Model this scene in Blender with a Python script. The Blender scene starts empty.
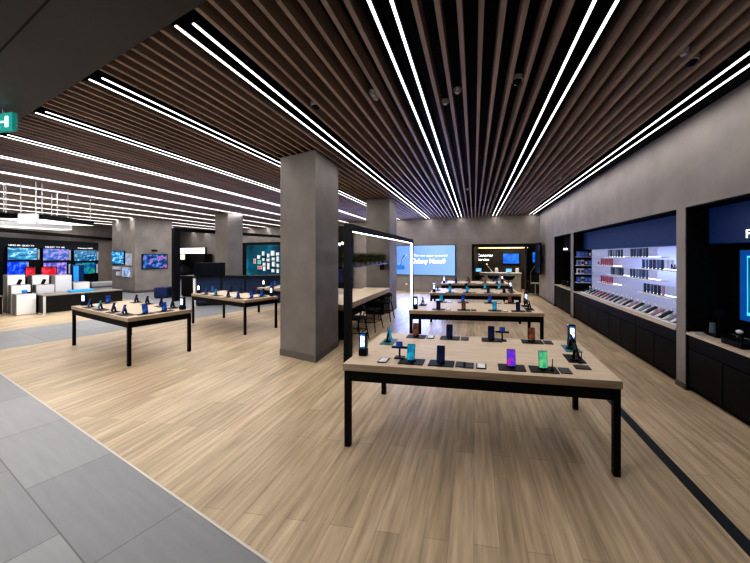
import bpy, bmesh, math, random
from mathutils import Vector, Matrix
random.seed(7)
C = bpy.context.scene.collection
R = math.radians
# ------------------------------------------------------------------ camera frame (750x563 photograph)
FPX, CX, CY, EYE = 300.0, 430.0, 255.0, 1.7
TH = math.atan(44/300); S_, C_ = math.sin(TH), math.cos(TH)
CEIL = 3.36
def ray(px, py):
    X = (px-CX)/FPX
    return (X*C_-S_, X*S_+C_, -(py-CY)/FPX)
def F(px, py, h=0.0):                       # point of a horizontal plane
    a, b, d = ray(px, py); t = (h-EYE)/d
    return (a*t, b*t)
def hit(px, py, org, ang):                  # point of an upright plane: distance along it, height
    a, b, d = ray(px, py); ux, uy = math.cos(ang), math.sin(ang)
    det = a*(-uy)+b*ux
    t = (org[0]*(-uy)+org[1]*ux)/det
    return ((a*t-org[0])*ux+(b*t-org[1])*uy, EYE+d*t)

# ------------------------------------------------------------------ materials
MATS = {}
def nt(name):
    m = bpy.data.materials.new(name); m.use_nodes = True
    n = m.node_tree.nodes; l = m.node_tree.links
    return m, n, l, n['Principled BSDF']
def mat(name, col, rough=.5, metal=0, var=0, scale=8, emit=None, es=0, stretch=None, bump=0):
    if name in MATS: return MATS[name]
    m, n, l, p = nt(name)
    p.inputs['Base Color'].default_value = (*col, 1)
    p.inputs['Roughness'].default_value = rough; p.inputs['Metallic'].default_value = metal
    if var or bump:
        tc = n.new('ShaderNodeTexCoord'); no = n.new('ShaderNodeTexNoise'); mp = n.new('ShaderNodeMapping')
        if stretch: mp.inputs['Scale'].default_value = stretch
        no.inputs['Scale'].default_value = scale; no.inputs['Detail'].default_value = 5
        l.new(tc.outputs['Object'], mp.inputs[0]); l.new(mp.outputs[0], no.inputs['Vector'])
        if var:
            cr = n.new('ShaderNodeValToRGB')
            cr.color_ramp.elements[0].position = .3; cr.color_ramp.elements[1].position = .7
            cr.color_ramp.elements[0].color = (*[max(0, c*(1-var)) for c in col], 1)
            cr.color_ramp.elements[1].color = (*[min(1, c*(1+var)) for c in col], 1)
            l.new(no.outputs['Fac'], cr.inputs[0]); l.new(cr.outputs[0], p.inputs['Base Color'])
        if bump:
            b = n.new('ShaderNodeBump'); b.inputs['Strength'].default_value = bump; b.inputs['Distance'].default_value = .01
            l.new(no.outputs['Fac'], b.inputs['Height']); l.new(b.outputs[0], p.inputs['Normal'])
    if emit:
        p.inputs['Emission Color'].default_value = (*emit, 1); p.inputs['Emission Strength'].default_value = es
    if max(col) < .03: p.inputs['Specular IOR Level'].default_value = .2
    MATS[name] = m; return m
def planks(name, c1, c2, mortar, length, width, rough, rotz=0, grain=.25, ms=.004, spec=.4, bias=0.0):
    m, n, l, p = nt(name)
    tc = n.new('ShaderNodeTexCoord'); mp = n.new('ShaderNodeMapping'); mp.inputs['Rotation'].default_value = (0, 0, rotz)
    br = n.new('ShaderNodeTexBrick'); br.offset = .37; br.offset_frequency = 2
    br.inputs['Scale'].default_value = 1; br.inputs['Brick Width'].default_value = length; br.inputs['Row Height'].default_value = width
    br.inputs['Mortar Size'].default_value = ms; br.inputs['Mortar Smooth'].default_value = .2; br.inputs['Bias'].default_value = bias
    br.inputs['Color1'].default_value = (*c1, 1); br.inputs['Color2'].default_value = (*c2, 1); br.inputs['Mortar'].default_value = (*mortar, 1)
    l.new(tc.outputs['Object'], mp.inputs[0]); l.new(mp.outputs[0], br.inputs['Vector'])
    m2 = n.new('ShaderNodeMapping'); m2.inputs['Scale'].default_value = (1.2, 14, 1)
    no = n.new('ShaderNodeTexNoise'); no.inputs['Scale'].default_value = 1.6; no.inputs['Detail'].default_value = 6
    l.new(mp.outputs[0], m2.inputs[0]); l.new(m2.outputs[0], no.inputs['Vector'])
    mx = n.new('ShaderNodeMix'); mx.data_type = 'RGBA'; mx.blend_type = 'OVERLAY'; mx.inputs[0].default_value = grain
    l.new(br.outputs['Color'], mx.inputs[6]); l.new(no.outputs['Fac'], mx.inputs[7]); l.new(mx.outputs[2], p.inputs['Base Color'])
    p.inputs['Roughness'].default_value = rough; p.inputs['Specular IOR Level'].default_value = spec
    MATS[name] = m; return m
def screen(name, ramp, es=1.5, scale=5, kind='noise', stretch=(1, 1, 1), rough=.25):
    if name in MATS: return MATS[name]
    m, n, l, p = nt(name)
    tc = n.new('ShaderNodeTexCoord'); mp = n.new('ShaderNodeMapping'); mp.inputs['Scale'].default_value = stretch
    l.new(tc.outputs['Object'], mp.inputs[0])
    if kind == 'noise':
        t = n.new('ShaderNodeTexNoise'); t.inputs['Scale'].default_value = scale; t.inputs['Detail'].default_value = 4; out = t.outputs['Fac']
    elif kind == 'voronoi':
        t = n.new('ShaderNodeTexVoronoi'); t.inputs['Scale'].default_value = scale; out = t.outputs['Distance']
    else:
        t = n.new('ShaderNodeTexGradient'); mp.inputs['Location'].default_value = (.5, 0, 0); out = t.outputs['Fac']
        if kind == 'vgrad': mp.inputs['Rotation'].default_value = (0, R(90), 0)
    l.new(mp.outputs[0], t.inputs['Vector'])
    cr = n.new('ShaderNodeValToRGB'); e = cr.color_ramp.elements
    while len(e) < len(ramp): e.new(.5)
    for el, (pos, col) in zip(e, ramp): el.position = pos; el.color = (*col, 1)
    l.new(out, cr.inputs[0]); l.new(cr.outputs[0], p.inputs['Emission Color'])
    p.inputs['Emission Strength'].default_value = es; p.inputs['Base Color'].default_value = (.01, .01, .015, 1)
    p.inputs['Roughness'].default_value = rough
    MATS[name] = m; return m

BLACK = mat('black_metal', (.005, .005, .0055), .5)
BLACKM = mat('black_matte', (.006, .006, .007), .6)
PLASTIC = mat('black_plastic', (.006, .006, .008), .4)
CABINET = mat('dark_cabinet', (.009, .008, .0075), .5, var=.25, scale=3)
CONC = mat('concrete_wall', (.29, .262, .243), .85, var=.12, scale=2.2, bump=.25)
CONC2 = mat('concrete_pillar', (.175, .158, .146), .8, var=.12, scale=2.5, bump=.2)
CONC3 = mat('concrete_skirting', (.12, .11, .1), .6)
SOFFIT = mat('soffit_metal', (.045, .041, .038), .5, var=.3, scale=.8)
WHITE = mat('white_laminate', (.72, .72, .72), .45)
LIGHTGREY = mat('pale_grey_laminate', (.5, .5, .52), .5)
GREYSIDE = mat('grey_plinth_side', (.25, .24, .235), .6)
TAUPE = mat('taupe_laminate', (.2, .185, .17), .6)
BEIGE = mat('beige_worktop', (.55, .45, .34), .5, var=.1, scale=6)
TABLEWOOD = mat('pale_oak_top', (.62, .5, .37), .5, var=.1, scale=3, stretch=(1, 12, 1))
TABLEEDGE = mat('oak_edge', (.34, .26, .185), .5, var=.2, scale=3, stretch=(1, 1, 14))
SLATWOOD = mat('walnut_slat', (.40, .305, .25), .6, var=.25, scale=2, stretch=(6, .4, 6))
MAT_D = mat('dark_pad', (.012, .013, .017), .5)
TEALPAD = mat('teal_pad', (.01, .16, .19), .35)
CARDW = mat('card_white', (.75, .75, .75), .6)
CARDD = mat('card_dark', (.03, .03, .035), .5)
CHROME = mat('brushed_steel', (.5, .5, .5), .3, metal=1)
GLASS = mat('dark_glass', (.01, .012, .018), .08)
GREEN = mat('leaf_green', (.05, .06, .022), .7, var=.5, scale=30)
BROWN = mat('twig_brown', (.10, .075, .045), .8, var=.4, scale=20)
STRIP = mat('led_strip', (.9, .9, .9), .5, emit=(1, .97, .96), es=1.8)
LED = mat('led_tube', (.9, .9, .9), .5, emit=(.93, .95, 1), es=6)
PENDANT = mat('pendant_diffuser', (.8, .78, .72), .5, emit=(1, .95, .86), es=.8)
TEXTW = mat('lit_lettering', (.9, .9, .9), .5, emit=(1, 1, 1), es=1.6)
TEXTD = mat('dim_lettering', (.7, .7, .7), .5, emit=(.9, .95, 1), es=.7)
WARM = mat('warm_cove_light', (.9, .7, .4), .5, emit=(1, .75, .35), es=1.0)
SHELFGLOW = mat('shelf_glow', (.8, .8, .9), .5, emit=(.9, .92, 1), es=3.0)
FLOORW = planks('oak_floor', (.595, .475, .335), (.47, .37, .255), (.36, .28, .195), 1.3, .15, .4, rotz=R(90), grain=.6, ms=.0018, spec=.3)
TILE = planks('grey_tile', (.33, .335, .345), (.27, .275, .285), (.17, .17, .17), 1.2, .62, .4, rotz=R(18.4), grain=.12, ms=.004, spec=.35)

# ------------------------------------------------------------------ mesh helpers
class MB:
    def __init__(s): s.b = bmesh.new()
    def box(s, cx, cy, cz, sx, sy, sz, rot=None, mi=0):
        r = bmesh.ops.create_cube(s.b, size=1)
        M = Matrix.Translation((cx, cy, cz))
        if rot: M = M @ Matrix.Rotation(rot[0], 4, 'X') @ Matrix.Rotation(rot[1], 4, 'Y') @ Matrix.Rotation(rot[2], 4, 'Z')
        M = M @ Matrix.Diagonal((sx, sy, sz, 1))
        bmesh.ops.transform(s.b, matrix=M, verts=r['verts'])
        if mi:
            for f in {f for v in r['verts'] for f in v.link_faces}: f.material_index = mi
        return s
    def span(s, x0, x1, y0, y1, z0, z1, mi=0):
        return s.box((x0+x1)/2, (y0+y1)/2, (z0+z1)/2, abs(x1-x0), abs(y1-y0), abs(z1-z0), mi=mi)
    def cyl(s, cx, cy, cz, r1, r2, h, seg=20, rot=None):
        r = bmesh.ops.create_cone(s.b, cap_ends=True, segments=seg, radius1=r1, radius2=r2, depth=h)
        M = Matrix.Translation((cx, cy, cz))
        if rot: M = M @ Matrix.Rotation(rot[0], 4, 'X') @ Matrix.Rotation(rot[1], 4, 'Y')
        bmesh.ops.transform(s.b, matrix=M, verts=r['verts']); return s
    def bar(s, p, q, r, seg=8, r2=None):
        p, q = Vector(p), Vector(q); d = q-p
        g = bmesh.ops.create_cone(s.b, cap_ends=True, segments=seg, radius1=r, radius2=r if r2 is None else r2, depth=d.length)
        M = Matrix.Translation((p+q)/2) @ d.to_track_quat('Z', 'Y').to_matrix().to_4x4()
        bmesh.ops.transform(s.b, matrix=M, verts=g['verts']); return s
    def ball(s, c, r, sc=(1, 1, 1), seg=16):
        g = bmesh.ops.create_uvsphere(s.b, u_segments=seg, v_segments=max(6, seg//2), radius=r)
        bmesh.ops.transform(s.b, matrix=Matrix.Translation(c) @ Matrix.Diagonal((*sc, 1)), verts=g['verts']); return s
    def prism(s, pts, z0, z1):
        lo = [s.b.verts.new((x, y, z0)) for x, y in pts]; hi = [s.b.verts.new((x, y, z1)) for x, y in pts]
        k = len(pts)
        s.b.faces.new(lo[::-1]); s.b.faces.new(hi)
        for i in range(k): s.b.faces.new((lo[i], lo[(i+1) % k], hi[(i+1) % k], hi[i]))
        return s
    def build(s, name, m, parent=None, bevel=0, smooth=False):
        bmesh.ops.recalc_face_normals(s.b, faces=s.b.faces)
        me = bpy.data.meshes.new(name); s.b.to_mesh(me); s.b.free()
        for x in (m if isinstance(m, (list, tuple)) else [m]): me.materials.append(x)
        if smooth:
            for p in me.polygons: p.use_smooth = True
        o = bpy.data.objects.new(name, me); C.objects.link(o)
        if parent: o.parent = parent
        if bevel:
            b = o.modifiers.new('bevel', 'BEVEL'); b.width = bevel; b.segments = 2; b.limit_method = 'ANGLE'
        return o
def tag(o, label, cat, group=None):
    o['label'] = label; o['category'] = cat
    if group: o['group'] = group
    return o
def thing(name, label, cat, loc=(0, 0, 0), rz=0, group=None):
    o = bpy.data.objects.new(name, None); C.objects.link(o); o.empty_display_size = .1
    o.location = loc; o.rotation_euler = (0, 0, rz)
    return tag(o, label, cat, group)
def struct(o): o['kind'] = 'structure'; return o
def dup(root, loc, rz, label, group=None):
    r = root.copy(); C.objects.link(r); r.location = loc; r.rotation_euler = (0, 0, rz); r['label'] = label
    if group: r['group'] = group
    for ch in list(root.children):
        c = ch.copy(); C.objects.link(c); c.parent = r
        for g in ch.children:
            d = g.copy(); C.objects.link(d); d.parent = c
    return r
def text(name, body, m, parent, loc, size, rot=(R(90), 0, 0), depth=.003, align='LEFT', width=None):
    cu = bpy.data.curves.new(name, 'FONT'); cu.body = body; cu.size = size; cu.extrude = depth; cu.align_x = align
    t = bpy.data.objects.new(name, cu); C.objects.link(t)
    dg = bpy.context.evaluated_depsgraph_get()
    me = bpy.data.meshes.new_from_object(t.evaluated_get(dg))
    bpy.data.objects.remove(t); me.materials.clear(); me.materials.append(m)
    o = bpy.data.objects.new(name, me); C.objects.link(o); o.location = loc; o.rotation_euler = rot
    if width and me.vertices:
        xs = [v.co.x for v in me.vertices]; o.scale = (width/(max(xs)-min(xs)), 1, 1)
    if parent: o.parent = parent
    return o
ORD = ['first', 'second', 'third', 'fourth', 'fifth', 'sixth', 'seventh', 'eighth', 'ninth', 'tenth', 'eleventh', 'twelfth',
       'thirteenth', 'fourteenth', 'fifteenth', 'sixteenth', 'seventeenth', 'eighteenth', 'nineteenth', 'twentieth', 'twenty-first', 'twenty-second']

# ------------------------------------------------------------------ setting: floors
E1 = Vector((-.947, .321)); E2 = Vector((.321, .947))     # along the shop front, and into the shop from it
FA = math.atan2(E2.y, E2.x)                               # heading of things set square to the shop front
def front_y(x): return 1.141-.331*x                       # line of the shop front on the floor
def ceil_y(x): return 1.15-.3125*x                        # line of the shop front on the ceiling
fl = MB(); fl.prism([(-30, front_y(-30)), (3.4, front_y(3.4)), (3.4, 13), (4.5, 13), (4.5, 18), (-30, 26)], -.1, 0)
struct(fl.build('floor', FLOORW))
fl = MB(); fl.prism([(-30, -8), (4.5, -8), (4.5, front_y(4.5)), (-30, front_y(-30))], -.1, 0)
struct(fl.build('floor', TILE))
def uv(o, u, w): p = Vector(o)+E2*u+E1*w; return (p.x, p.y)
A = Vector((-8.5, front_y(-8.5)))
fl = MB(); fl.prism([uv(A, 0, 0), uv(A, 9.5, 0), uv(A, 9.5, 14), uv(A, 3.9, 14), uv(A, 3.9, 2.2), uv(A, 0, 2.2)], -.05, .003)
struct(fl.build('floor', TILE))
tr = MB(); tr.prism([(-30, front_y(-30)-.007), (2.66, front_y(2.66)-.007), (2.66, front_y(2.66)+.007), (-30, front_y(-30)+.007)], -.02, .004)
struct(tr.build('trim_1', mat('pale_threshold', (.62, .58, .52), .4, metal=.3)))
st = MB(); st.span(1.535, 1.62, .7, 6.0, -.02, .004)
struct(st.build('trim_2', mat('dark_floor_duct', (.02, .023, .03), .45)))

# ------------------------------------------------------------------ setting: walls
WX0 = 2.64
NICHES = [(8.76, 10.47), (4.386, 8.54), (1.0, 4.217)]
w = MB()
w.span(WX0, 3.4, -2.0, 12.8, 2.3, 4.0)
for a, b in [(10.47, 12.8), (8.54, 8.76), (4.217, 4.386), (-2, 1.0)]: w.span(WX0, 3.4, a, b, 0, 2.3)
struct(w.build('wall_right', CONC))
for k, (a, b) in enumerate(NICHES):
    t = MB(); t.span(3.14, 3.4, a, b, 0, 2.3); t.span(WX0+.01, 3.14, b-.015, b, 0, 2.3); t.span(WX0+.01, 3.14, a, a+.015, 0, 2.3)
    t.span(WX0+.01, 3.14, a+.015, b-.015, 2.285, 2.3)
    struct(t.build('trim_%d' % (k+3), BLACKM))
b = MB()
for y0, y1 in [(10.47, 12.75), (8.54, 8.76), (4.217, 4.386)]: b.span(WX0-.012, WX0, y0, y1, 0, .07)
struct(b.build('baseboard_right', CONC3))

# back wall, square to the heading BA, with an opening to the service room
BO = (-3.63, 13.91); BA = math.atan2(12.75-13.91, 2.62+3.63); BLEN = math.hypot(6.25, 1.16)
def back(u, d, z=0): return Vector((BO[0]+math.cos(BA)*u-math.sin(BA)*d, BO[1]+math.sin(BA)*u+math.cos(BA)*d, z))
def bpx(px, py): return hit(px, py, BO, BA)
u0 = bpx(472, 244)[0]; u1 = BLEN+.05; ztop = 2.17
w = MB(); w.span(-.0, u0, 0, .25, 0, 4); w.span(u0, u1+.4, 0, .25, ztop, 4)
o = struct(w.build('wall_back', CONC)); o.location = (BO[0], BO[1], 0); o.rotation_euler = (0, 0, BA)
fr = MB(); fr.span(u0, u0+.09, -.03, .28, 0, ztop); fr.span(u0, u1, -.03, .28, ztop-.09, ztop)
o = struct(fr.build('door_1', BLACK)); o.location = (BO[0], BO[1], 0); o.rotation_euler = (0, 0, BA)
DARKWALL = mat('dark_brown_wall', (.028, .024, .021), .6, var=.3, scale=3)
r_ = MB(); r_.span(u0-.3, u1+1.2, 2.6, 2.75, 0, 2.6); r_.span(u0-.3, u0-.15, .25, 2.6, 0, 2.6); r_.span(u1+1.0, u1+1.2, .25, 2.6, 0, 2.6)
r_.span(u0-.3, u1+1.2, .25, 2.75, 2.6, 2.7)
o = struct(r_.build('wall_service_room', DARKWALL)); o.location = (BO[0], BO[1], 0); o.rotation_euler = (0, 0, BA)
# far left part of the back wall
LO = (-24.0, 13.91+.2886*(20.37)); LA = math.atan2(-.2886, 1); LLEN = 20.37/math.cos(LA)
w = MB(); w.span(-2, LLEN, 0, .25, 0, 4)
o = struct(w.build('wall_back_left', CONC)); o.location = (LO[0], LO[1], 0); o.rotation_euler = (0, 0, LA)
def lpx(px, py): return hit(px, py, LO, LA)
# television wall on the left
TO = (-18.3, 9.17); TA = math.atan2(14.26-9.17, -3.1)
w = MB(); w.span(-5, 10.5, 0, .3, 0, 4)
o = struct(w.build('wall_left', CONC)); o.location = (TO[0], TO[1], 0); o.rotation_euler = (0, 0, TA)
def tpx(px, py): return hit(px, py, TO, TA)

# ------------------------------------------------------------------ setting: ceiling, slats, soffit
c = MB(); c.prism([(-30, ceil_y(-30)-.1), (2.7, ceil_y(2.7)-.1), (2.7, 13), (4, 13), (4, 18), (-30, 26)], 3.8, 4.0)
ceil = struct(c.build('ceiling', BLACKM))
PITCH = 1.46; B0 = .853; STEP = PITCH/10
rows = [B0+PITCH*k for k in range(1, -15, -1)]
def back_y(x): return 12.75-.1856*(x-2.62)-.05 if x > -3.63 else 13.91-.2886*(x+3.63)-.05
sl = MB(); x = B0-PITCH*14.5
i = 0
lines = []
while i < 162:
    x = B0-STEP/2+STEP*(i-148)
    m10 = (i-148) % 10
    if m10 in (0, 1): lines.append(x)
    elif x < 2.5:
        sl.span(x-.019, x+.019, max(ceil_y(x)+.04, (9.17-(x+18.3)*1.642+.05) if x < -15 else -9), back_y(x), CEIL, CEIL+.15)
    i += 1
sl.build('slats', SLATWOOD, ceil)
s = MB(); s.prism([(-26, -6), (4, -6), (4, ceil_y(4)), (-26, ceil_y(-26))], 3.31, 3.9)
struct(s.build('ceiling_soffit', SOFFIT))
s = MB()
for d in (.45, 1.35, 2.25):
    s.prism([(-20, ceil_y(-20)-d), (3, ceil_y(3)-d), (3, ceil_y(3)-d-.012), (-20, ceil_y(-20)-d-.012)], 3.3085, 3.312)
struct(s.build('trim_6', mat('soffit_seam', (.02, .019, .018), .6)))
s = MB(); s.prism([(2.5, ceil_y(2.5)), (2.64, ceil_y(2.64)), (2.64, 12.75), (2.5, 12.75)], 3.40, 3.55)
struct(s.build('trim_7', BLACKM))
# linear lights
LAMPS = []
pairs = [(lines[k], lines[k+1]) for k in range(0, len(lines)-1, 2)]
pairs = [p for p in pairs if -21.2 < p[0] and p[1] < 2.62][::-1]
for k, (xa, xb) in enumerate(pairs):
    xm = (xa+xb)/2
    lab = ('double white light line running closest to the right concrete wall' if k == 0 else
           '%s double white light line in the slatted ceiling, counted from the right wall' % ORD[k])
    t = thing('linear_light', lab, 'ceiling light', (xm, 0, CEIL), 0, 'double light lines in the slatted ceiling')
    y0 = ceil_y(xm)+.08; y1 = back_y(xm)-.05
    if xm < -15: y0 = max(y0, 9.17-(xm+18.3)*1.642+.6)
    LAMPS.append((xm, y0, y1))
    h = MB(); d = MB()
    for xx in (xa-xm, xb-xm):
        h.span(xx-.025, xx-.013, y0, y1, .003, .1); h.span(xx+.013, xx+.025, y0, y1, .003, .1); h.span(xx-.025, xx+.025, y0, y1, .1, .12)
    h.build('housing', BLACK, t)
    for xx in (xa-xm, xb-xm):
        MB().span(xx-.0105, xx+.0105, y0+.01, y1-.01, -.003, .008).build('diffuser', STRIP, t)

# ------------------------------------------------------------------ setting: pillars
def pillar(pts, z1=3.358, sk=True, m=CONC2):
    o = struct(MB().prism(pts, 0, z1).build('pillar', m))
    if sk:
        cx = sum(p[0] for p in pts)/len(pts); cy = sum(p[1] for p in pts)/len(pts)
        g = [(cx+(x-cx)*1.02, cy+(y-cy)*1.02) for x, y in pts]
        MB().prism(g, 0, .11).build('skirting', CONC3, o)
    return o
pillar([(-3.263, 4.686), (-2.472, 4.419), (-2.505, 5.29), (-3.296, 5.557)])
pillar([(-3.20, 8.64), (-2.44, 8.50), (-2.46, 9.35), (-3.22, 9.49)])
def along(px, o, d):                       # point o + t*d seen at column px
    a, b, _ = ray(px, 255); det = a*d[1]-b*d[0]
    t = (b*o[0]-a*o[1])/det
    return (o[0]+d[0]*t, o[1]+d[1]*t)
c3 = F(227.8, 212.5, CEIL); l3 = along(215.3, c3, (-.97, .25)); r3 = along(242.6, c3, (.25, .97))
pillar([c3, r3, (l3[0]+r3[0]-c3[0], l3[1]+r3[1]-c3[1]), l3])
Zc = 13.3; Xc = (135-CX)/FPX*Zc; cT = (Xc*C_-Zc*S_, Xc*S_+Zc*C_)
lT = along(112.2, cT, E1); rT = along(172, cT, E2)
pillar([cT, rT, (lT[0]+rT[0]-cT[0], lT[1]+rT[1]-cT[1]), lT], m=CONC)

# ------------------------------------------------------------------ display tables
TABLES = []
def make_table(label):
    t = thing('display_table', label, 'table')
    L, D, H = 2.27, 1.08, .74
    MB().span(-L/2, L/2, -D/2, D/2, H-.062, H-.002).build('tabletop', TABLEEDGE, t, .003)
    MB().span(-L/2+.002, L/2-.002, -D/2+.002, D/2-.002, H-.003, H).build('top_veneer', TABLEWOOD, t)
    a = MB()
    for sy in (-1, 1): a.span(-L/2+.01, L/2-.01, sy*(D/2-.03)-.015, sy*(D/2-.03)+.015, H-.155, H-.062)
    for sx in (-1, 1): a.span(sx*(L/2-.025)-.015, sx*(L/2-.025)+.015, -D/2+.04, D/2-.04, H-.155, H-.062)
    a.build('apron', BLACK, t)
    for sx in (-1, 1):
        for sy in (-1, 1):
            MB().box(sx*(L/2-.035), sy*(D/2-.035), (H-.062)/2, .05, .05, H-.062).build('leg', BLACK, t, .003)
    return t
tabs = [('nearest middle table', (-.003, 3.03), -1.2, 'pale oak display table with black legs, largest and nearest of the middle row'),
        ('second middle table', (0, 5.67), 1.5, 'pale oak display table, second of the middle row from the front'),
        ('third middle table', (.0, 8.12), 2.5, 'pale oak display table, third of the middle row from the front'),
        ('farthest middle table', (.01, 10.66), 2.5, 'pale oak display table, farthest of the middle row before the service counter'),
        ('leftmost table', (-6.213, 4.62), -18.4, 'pale oak display table farthest left, beside the grey floor path'),
        ('table before the near pillar', (-5.755, 6.48), -20.6, 'pale oak display table left of the near pillar, behind the leftmost table'),
        ('table behind the near pillar', (-5.15, 8.1), -19, 'pale oak display table half hidden behind the near pillar')]
proto = None
TSC = [(1, 1)]*4+[(1.065, .78), (1.02, .70), (1, .8)]
for i, (key, (x, y), a, lab) in enumerate(tabs):
    if proto is None: proto = t = make_table(lab); t['group'] = 'oak phone display tables'
    else: t = dup(proto, (0, 0, 0), 0, lab)
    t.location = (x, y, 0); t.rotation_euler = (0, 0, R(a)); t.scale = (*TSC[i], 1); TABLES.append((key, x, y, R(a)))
def on_table(i, lx, ly, z=.74):
    key, x, y, a = TABLES[i]; lx *= TSC[i][0]; ly *= TSC[i][1]
    return (x+math.cos(a)*lx-math.sin(a)*ly, y+math.sin(a)*lx+math.cos(a)*ly, z)

# ------------------------------------------------------------------ phones, pads, cards, signs
SCR = {
 'teal': screen('phone_screen_teal', [(.35, (.0, .1, .25)), (.65, (.02, .45, .6))], .55, 14),
 'dark': screen('phone_screen_dark', [(.35, (.0, .0, .01)), (.75, (.01, .02, .08))], .6, 9),
 'violet': screen('phone_screen_violet', [(.25, (.01, .12, .8)), (.5, (.15, .05, .6)), (.72, (.75, .03, .4))], .6, 16),
 'green': screen('phone_screen_green', [(.35, (.03, .35, .25)), (.6, (.2, .65, .3)), (.75, (.7, .6, .1))], .55, 22),
 'blue': screen('phone_screen_blue', [(.35, (.0, .015, .09)), (.55, (.01, .06, .3)), (.7, (.03, .3, .75))], .6, 16),
 'copper': screen('phone_screen_copper', [(.35, (.02, .015, .015)), (.7, (.25, .09, .05))], .6, 14),
}
PH = {}
def phone_proto(col):
    t = thing('demo_phone', 'x', 'phone')
    MB().cyl(0, .03, .006, .038, .034, .012, 20).build('stand_foot', PLASTIC, t)
    MB().bar((0, .035, .01), (0, .022, .09), .012, 12).build('stand_post', PLASTIC, t)
    tilt = R(-14)
    o = MB().box(0, 0, 0, .072, .009, .142).build('phone_body', PLASTIC, t, .004); o.location = (0, .006, .083); o.rotation_euler = (tilt, 0, 0)
    s_ = MB().box(0, -.0052, .001, .066, .001, .132).build('phone_screen', SCR[col], o)
    MB().cyl(.0, -.0054, -.0685, .003, .003, .001, 8, (R(90), 0)).build('sensor', CHROME, o)
    return t
def make_phone(col, loc, rz, label, group):
    if col not in PH:
        t = PH[col] = phone_proto(col); t.location = loc; t.rotation_euler = (0, 0, rz); t['label'] = label; t['group'] = group
        return t
    return dup(PH[col], loc, rz, label, group)
PROTO = {}
def inst(kind, maker, loc, rz, label, group):
    if kind not in PROTO:
        t = PROTO[kind] = maker(); t.location = loc; t.rotation_euler = (0, 0, rz); t['label'] = label; t['group'] = group; return t
    return dup(PROTO[kind], loc, rz, label, group)
def mk_pad(m):
    def f(): return tag(MB().box(.025, 0, .003, .225, .15, .006).build('display_pad', m, bevel=.004), 'x', 'pad')
    return f
def mk_card():
    t = thing('info_card', 'x', 'card')
    MB().box(0, 0, .004, .085, .12, .008).build('card_base', PLASTIC, t, .003)
    MB().box(0, .0, .0085, .065, .1, .001).build('card_print', CARDW, t)
    return t
def mk_case():
    return tag(MB().box(0, 0, .004, .09, .125, .008).build('info_plate', CARDD, bevel=.003), 'x', 'plate')
def mk_sign():
    t = thing('table_sign', 'x', 'sign')
    MB().box(0, 0, .03, .075, .06, .06).build('sign_foot', PLASTIC, t, .004)
    MB().box(0, 0, .14, .072, .045, .16).build('sign_body', GLASS, t, .004)
    MB().box(0, -.0235, .14, .056, .001, .135).build('glow_panel', screen('sign_blue', [(.3, (.02, .12, .3)), (.7, (.1, .35, .7))], .5, 20), t)
    g = MB()
    g.box(-.008, -.0245, .14, .020, .001, .10); g.box(.014, -.0245, .165, .012, .001, .04); g.box(.014, -.0245, .115, .012, .001, .04)
    g.build('lettering', TEXTW, t); return t
def mk_watch():
    t = thing('watch_stand', 'x', 'watch stand')
    MB().box(0, 0, .005, .09, .07, .01).build('stand_foot', PLASTIC, t, .003)
    MB().bar((0, 0, .01), (0, 0, .1), .008, 10).build('stand_post', PLASTIC, t)
    MB().box(0, 0, .098, .15, .03, .018).build('strap_arm', PLASTIC, t, .005)
    o = MB().box(0, -.012, .128, .06, .018, .052).build('watch_case', PLASTIC, t, .006)
    MB().box(0, -.022, .128, .048, .002, .042).build('watch_face', SCR['blue'], o); return t
def mk_peg():
    t = thing('pen_stand', 'x', 'pen stand')
    MB().cyl(0, 0, .006, .016, .014, .012, 14).build('foot', PLASTIC, t)
    MB().bar((0, 0, .012), (0, -.012, .1), .0045, 8, .003).build('pen', PLASTIC, t); return t

SIDE = {'near': 'near edge', 'far': 'far edge', 'left': 'left edge', 'right': 'right edge'}
COLN = {'teal': 'teal', 'dark': 'dark', 'violet': 'pink-and-blue', 'green': 'green', 'blue': 'bright blue', 'copper': 'copper-tinted'}
def station(i, lx, ly, rz, col, where, pad='pad', card=None, cs=1, peg=False):
    key = TABLES[i][0]; a = TABLES[i][3]+rz
    def P(dx, dy, z=.74):
        return on_table(i, lx+math.cos(rz)*dx-math.sin(rz)*dy, ly+math.sin(rz)*dx+math.cos(rz)*dy, z)
    inst(pad, mk_pad(TEALPAD if pad == 'teal' else MAT_D), P(0, 0), a, '%s display pad, %s, %s' % ('teal' if pad == 'teal' else 'dark', where, key), 'display pads on the oak tables')
    make_phone(col, P(.02*cs, -.015, .746), a, '%s-screened phone, %s, %s' % (COLN[col], where, key), 'demo phones on the oak tables')
    if card:
        inst(card, mk_card if card == 'card' else mk_case, P(.195*cs, -.0), a, '%s, %s, %s' % ('white info card' if card == 'card' else 'dark info plate', where, key), 'info cards on the oak tables')
    if peg:
        inst('peg', mk_peg, P(.09*cs, -.02, .746), a, 'thin black upright pen, %s, %s' % (where, key), 'pen stands on the oak tables')
# nearest table, positions read from the photograph
def loc0(px, py):
    x, y = F(px, py, .74); k, tx, ty, a = TABLES[0]
    dx, dy = x-tx, y-ty
    return (math.cos(a)*dx+math.sin(a)*dy, -math.sin(a)*dx+math.cos(a)*dy)
p = loc0(405, 362); station(0, p[0]+.035, -.40, 0, 'teal', 'first from left on near edge', card=None)
inst('card', mk_card, on_table(0, p[0]-.2, -.41), TABLES[0][3], 'white info card left of the teal-screen phone, nearest middle table', 'info cards on the oak tables')
inst('watch', mk_watch, on_table(0, loc0(398, 362)[0]-.01, -.33, .746), TABLES[0][3], 'black watch stand with blue watch face beside the teal-screen phone on the nearest middle table', 'watch stands on the oak tables')
p = loc0(436, 366); station(0, p[0]+.015, -.40, 0, 'dark', 'second from left on near edge', card='plate', peg=False)
p = loc0(508, 370); station(0, p[0]+.01, -.40, 0, 'violet', 'third from left on near edge')
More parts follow.
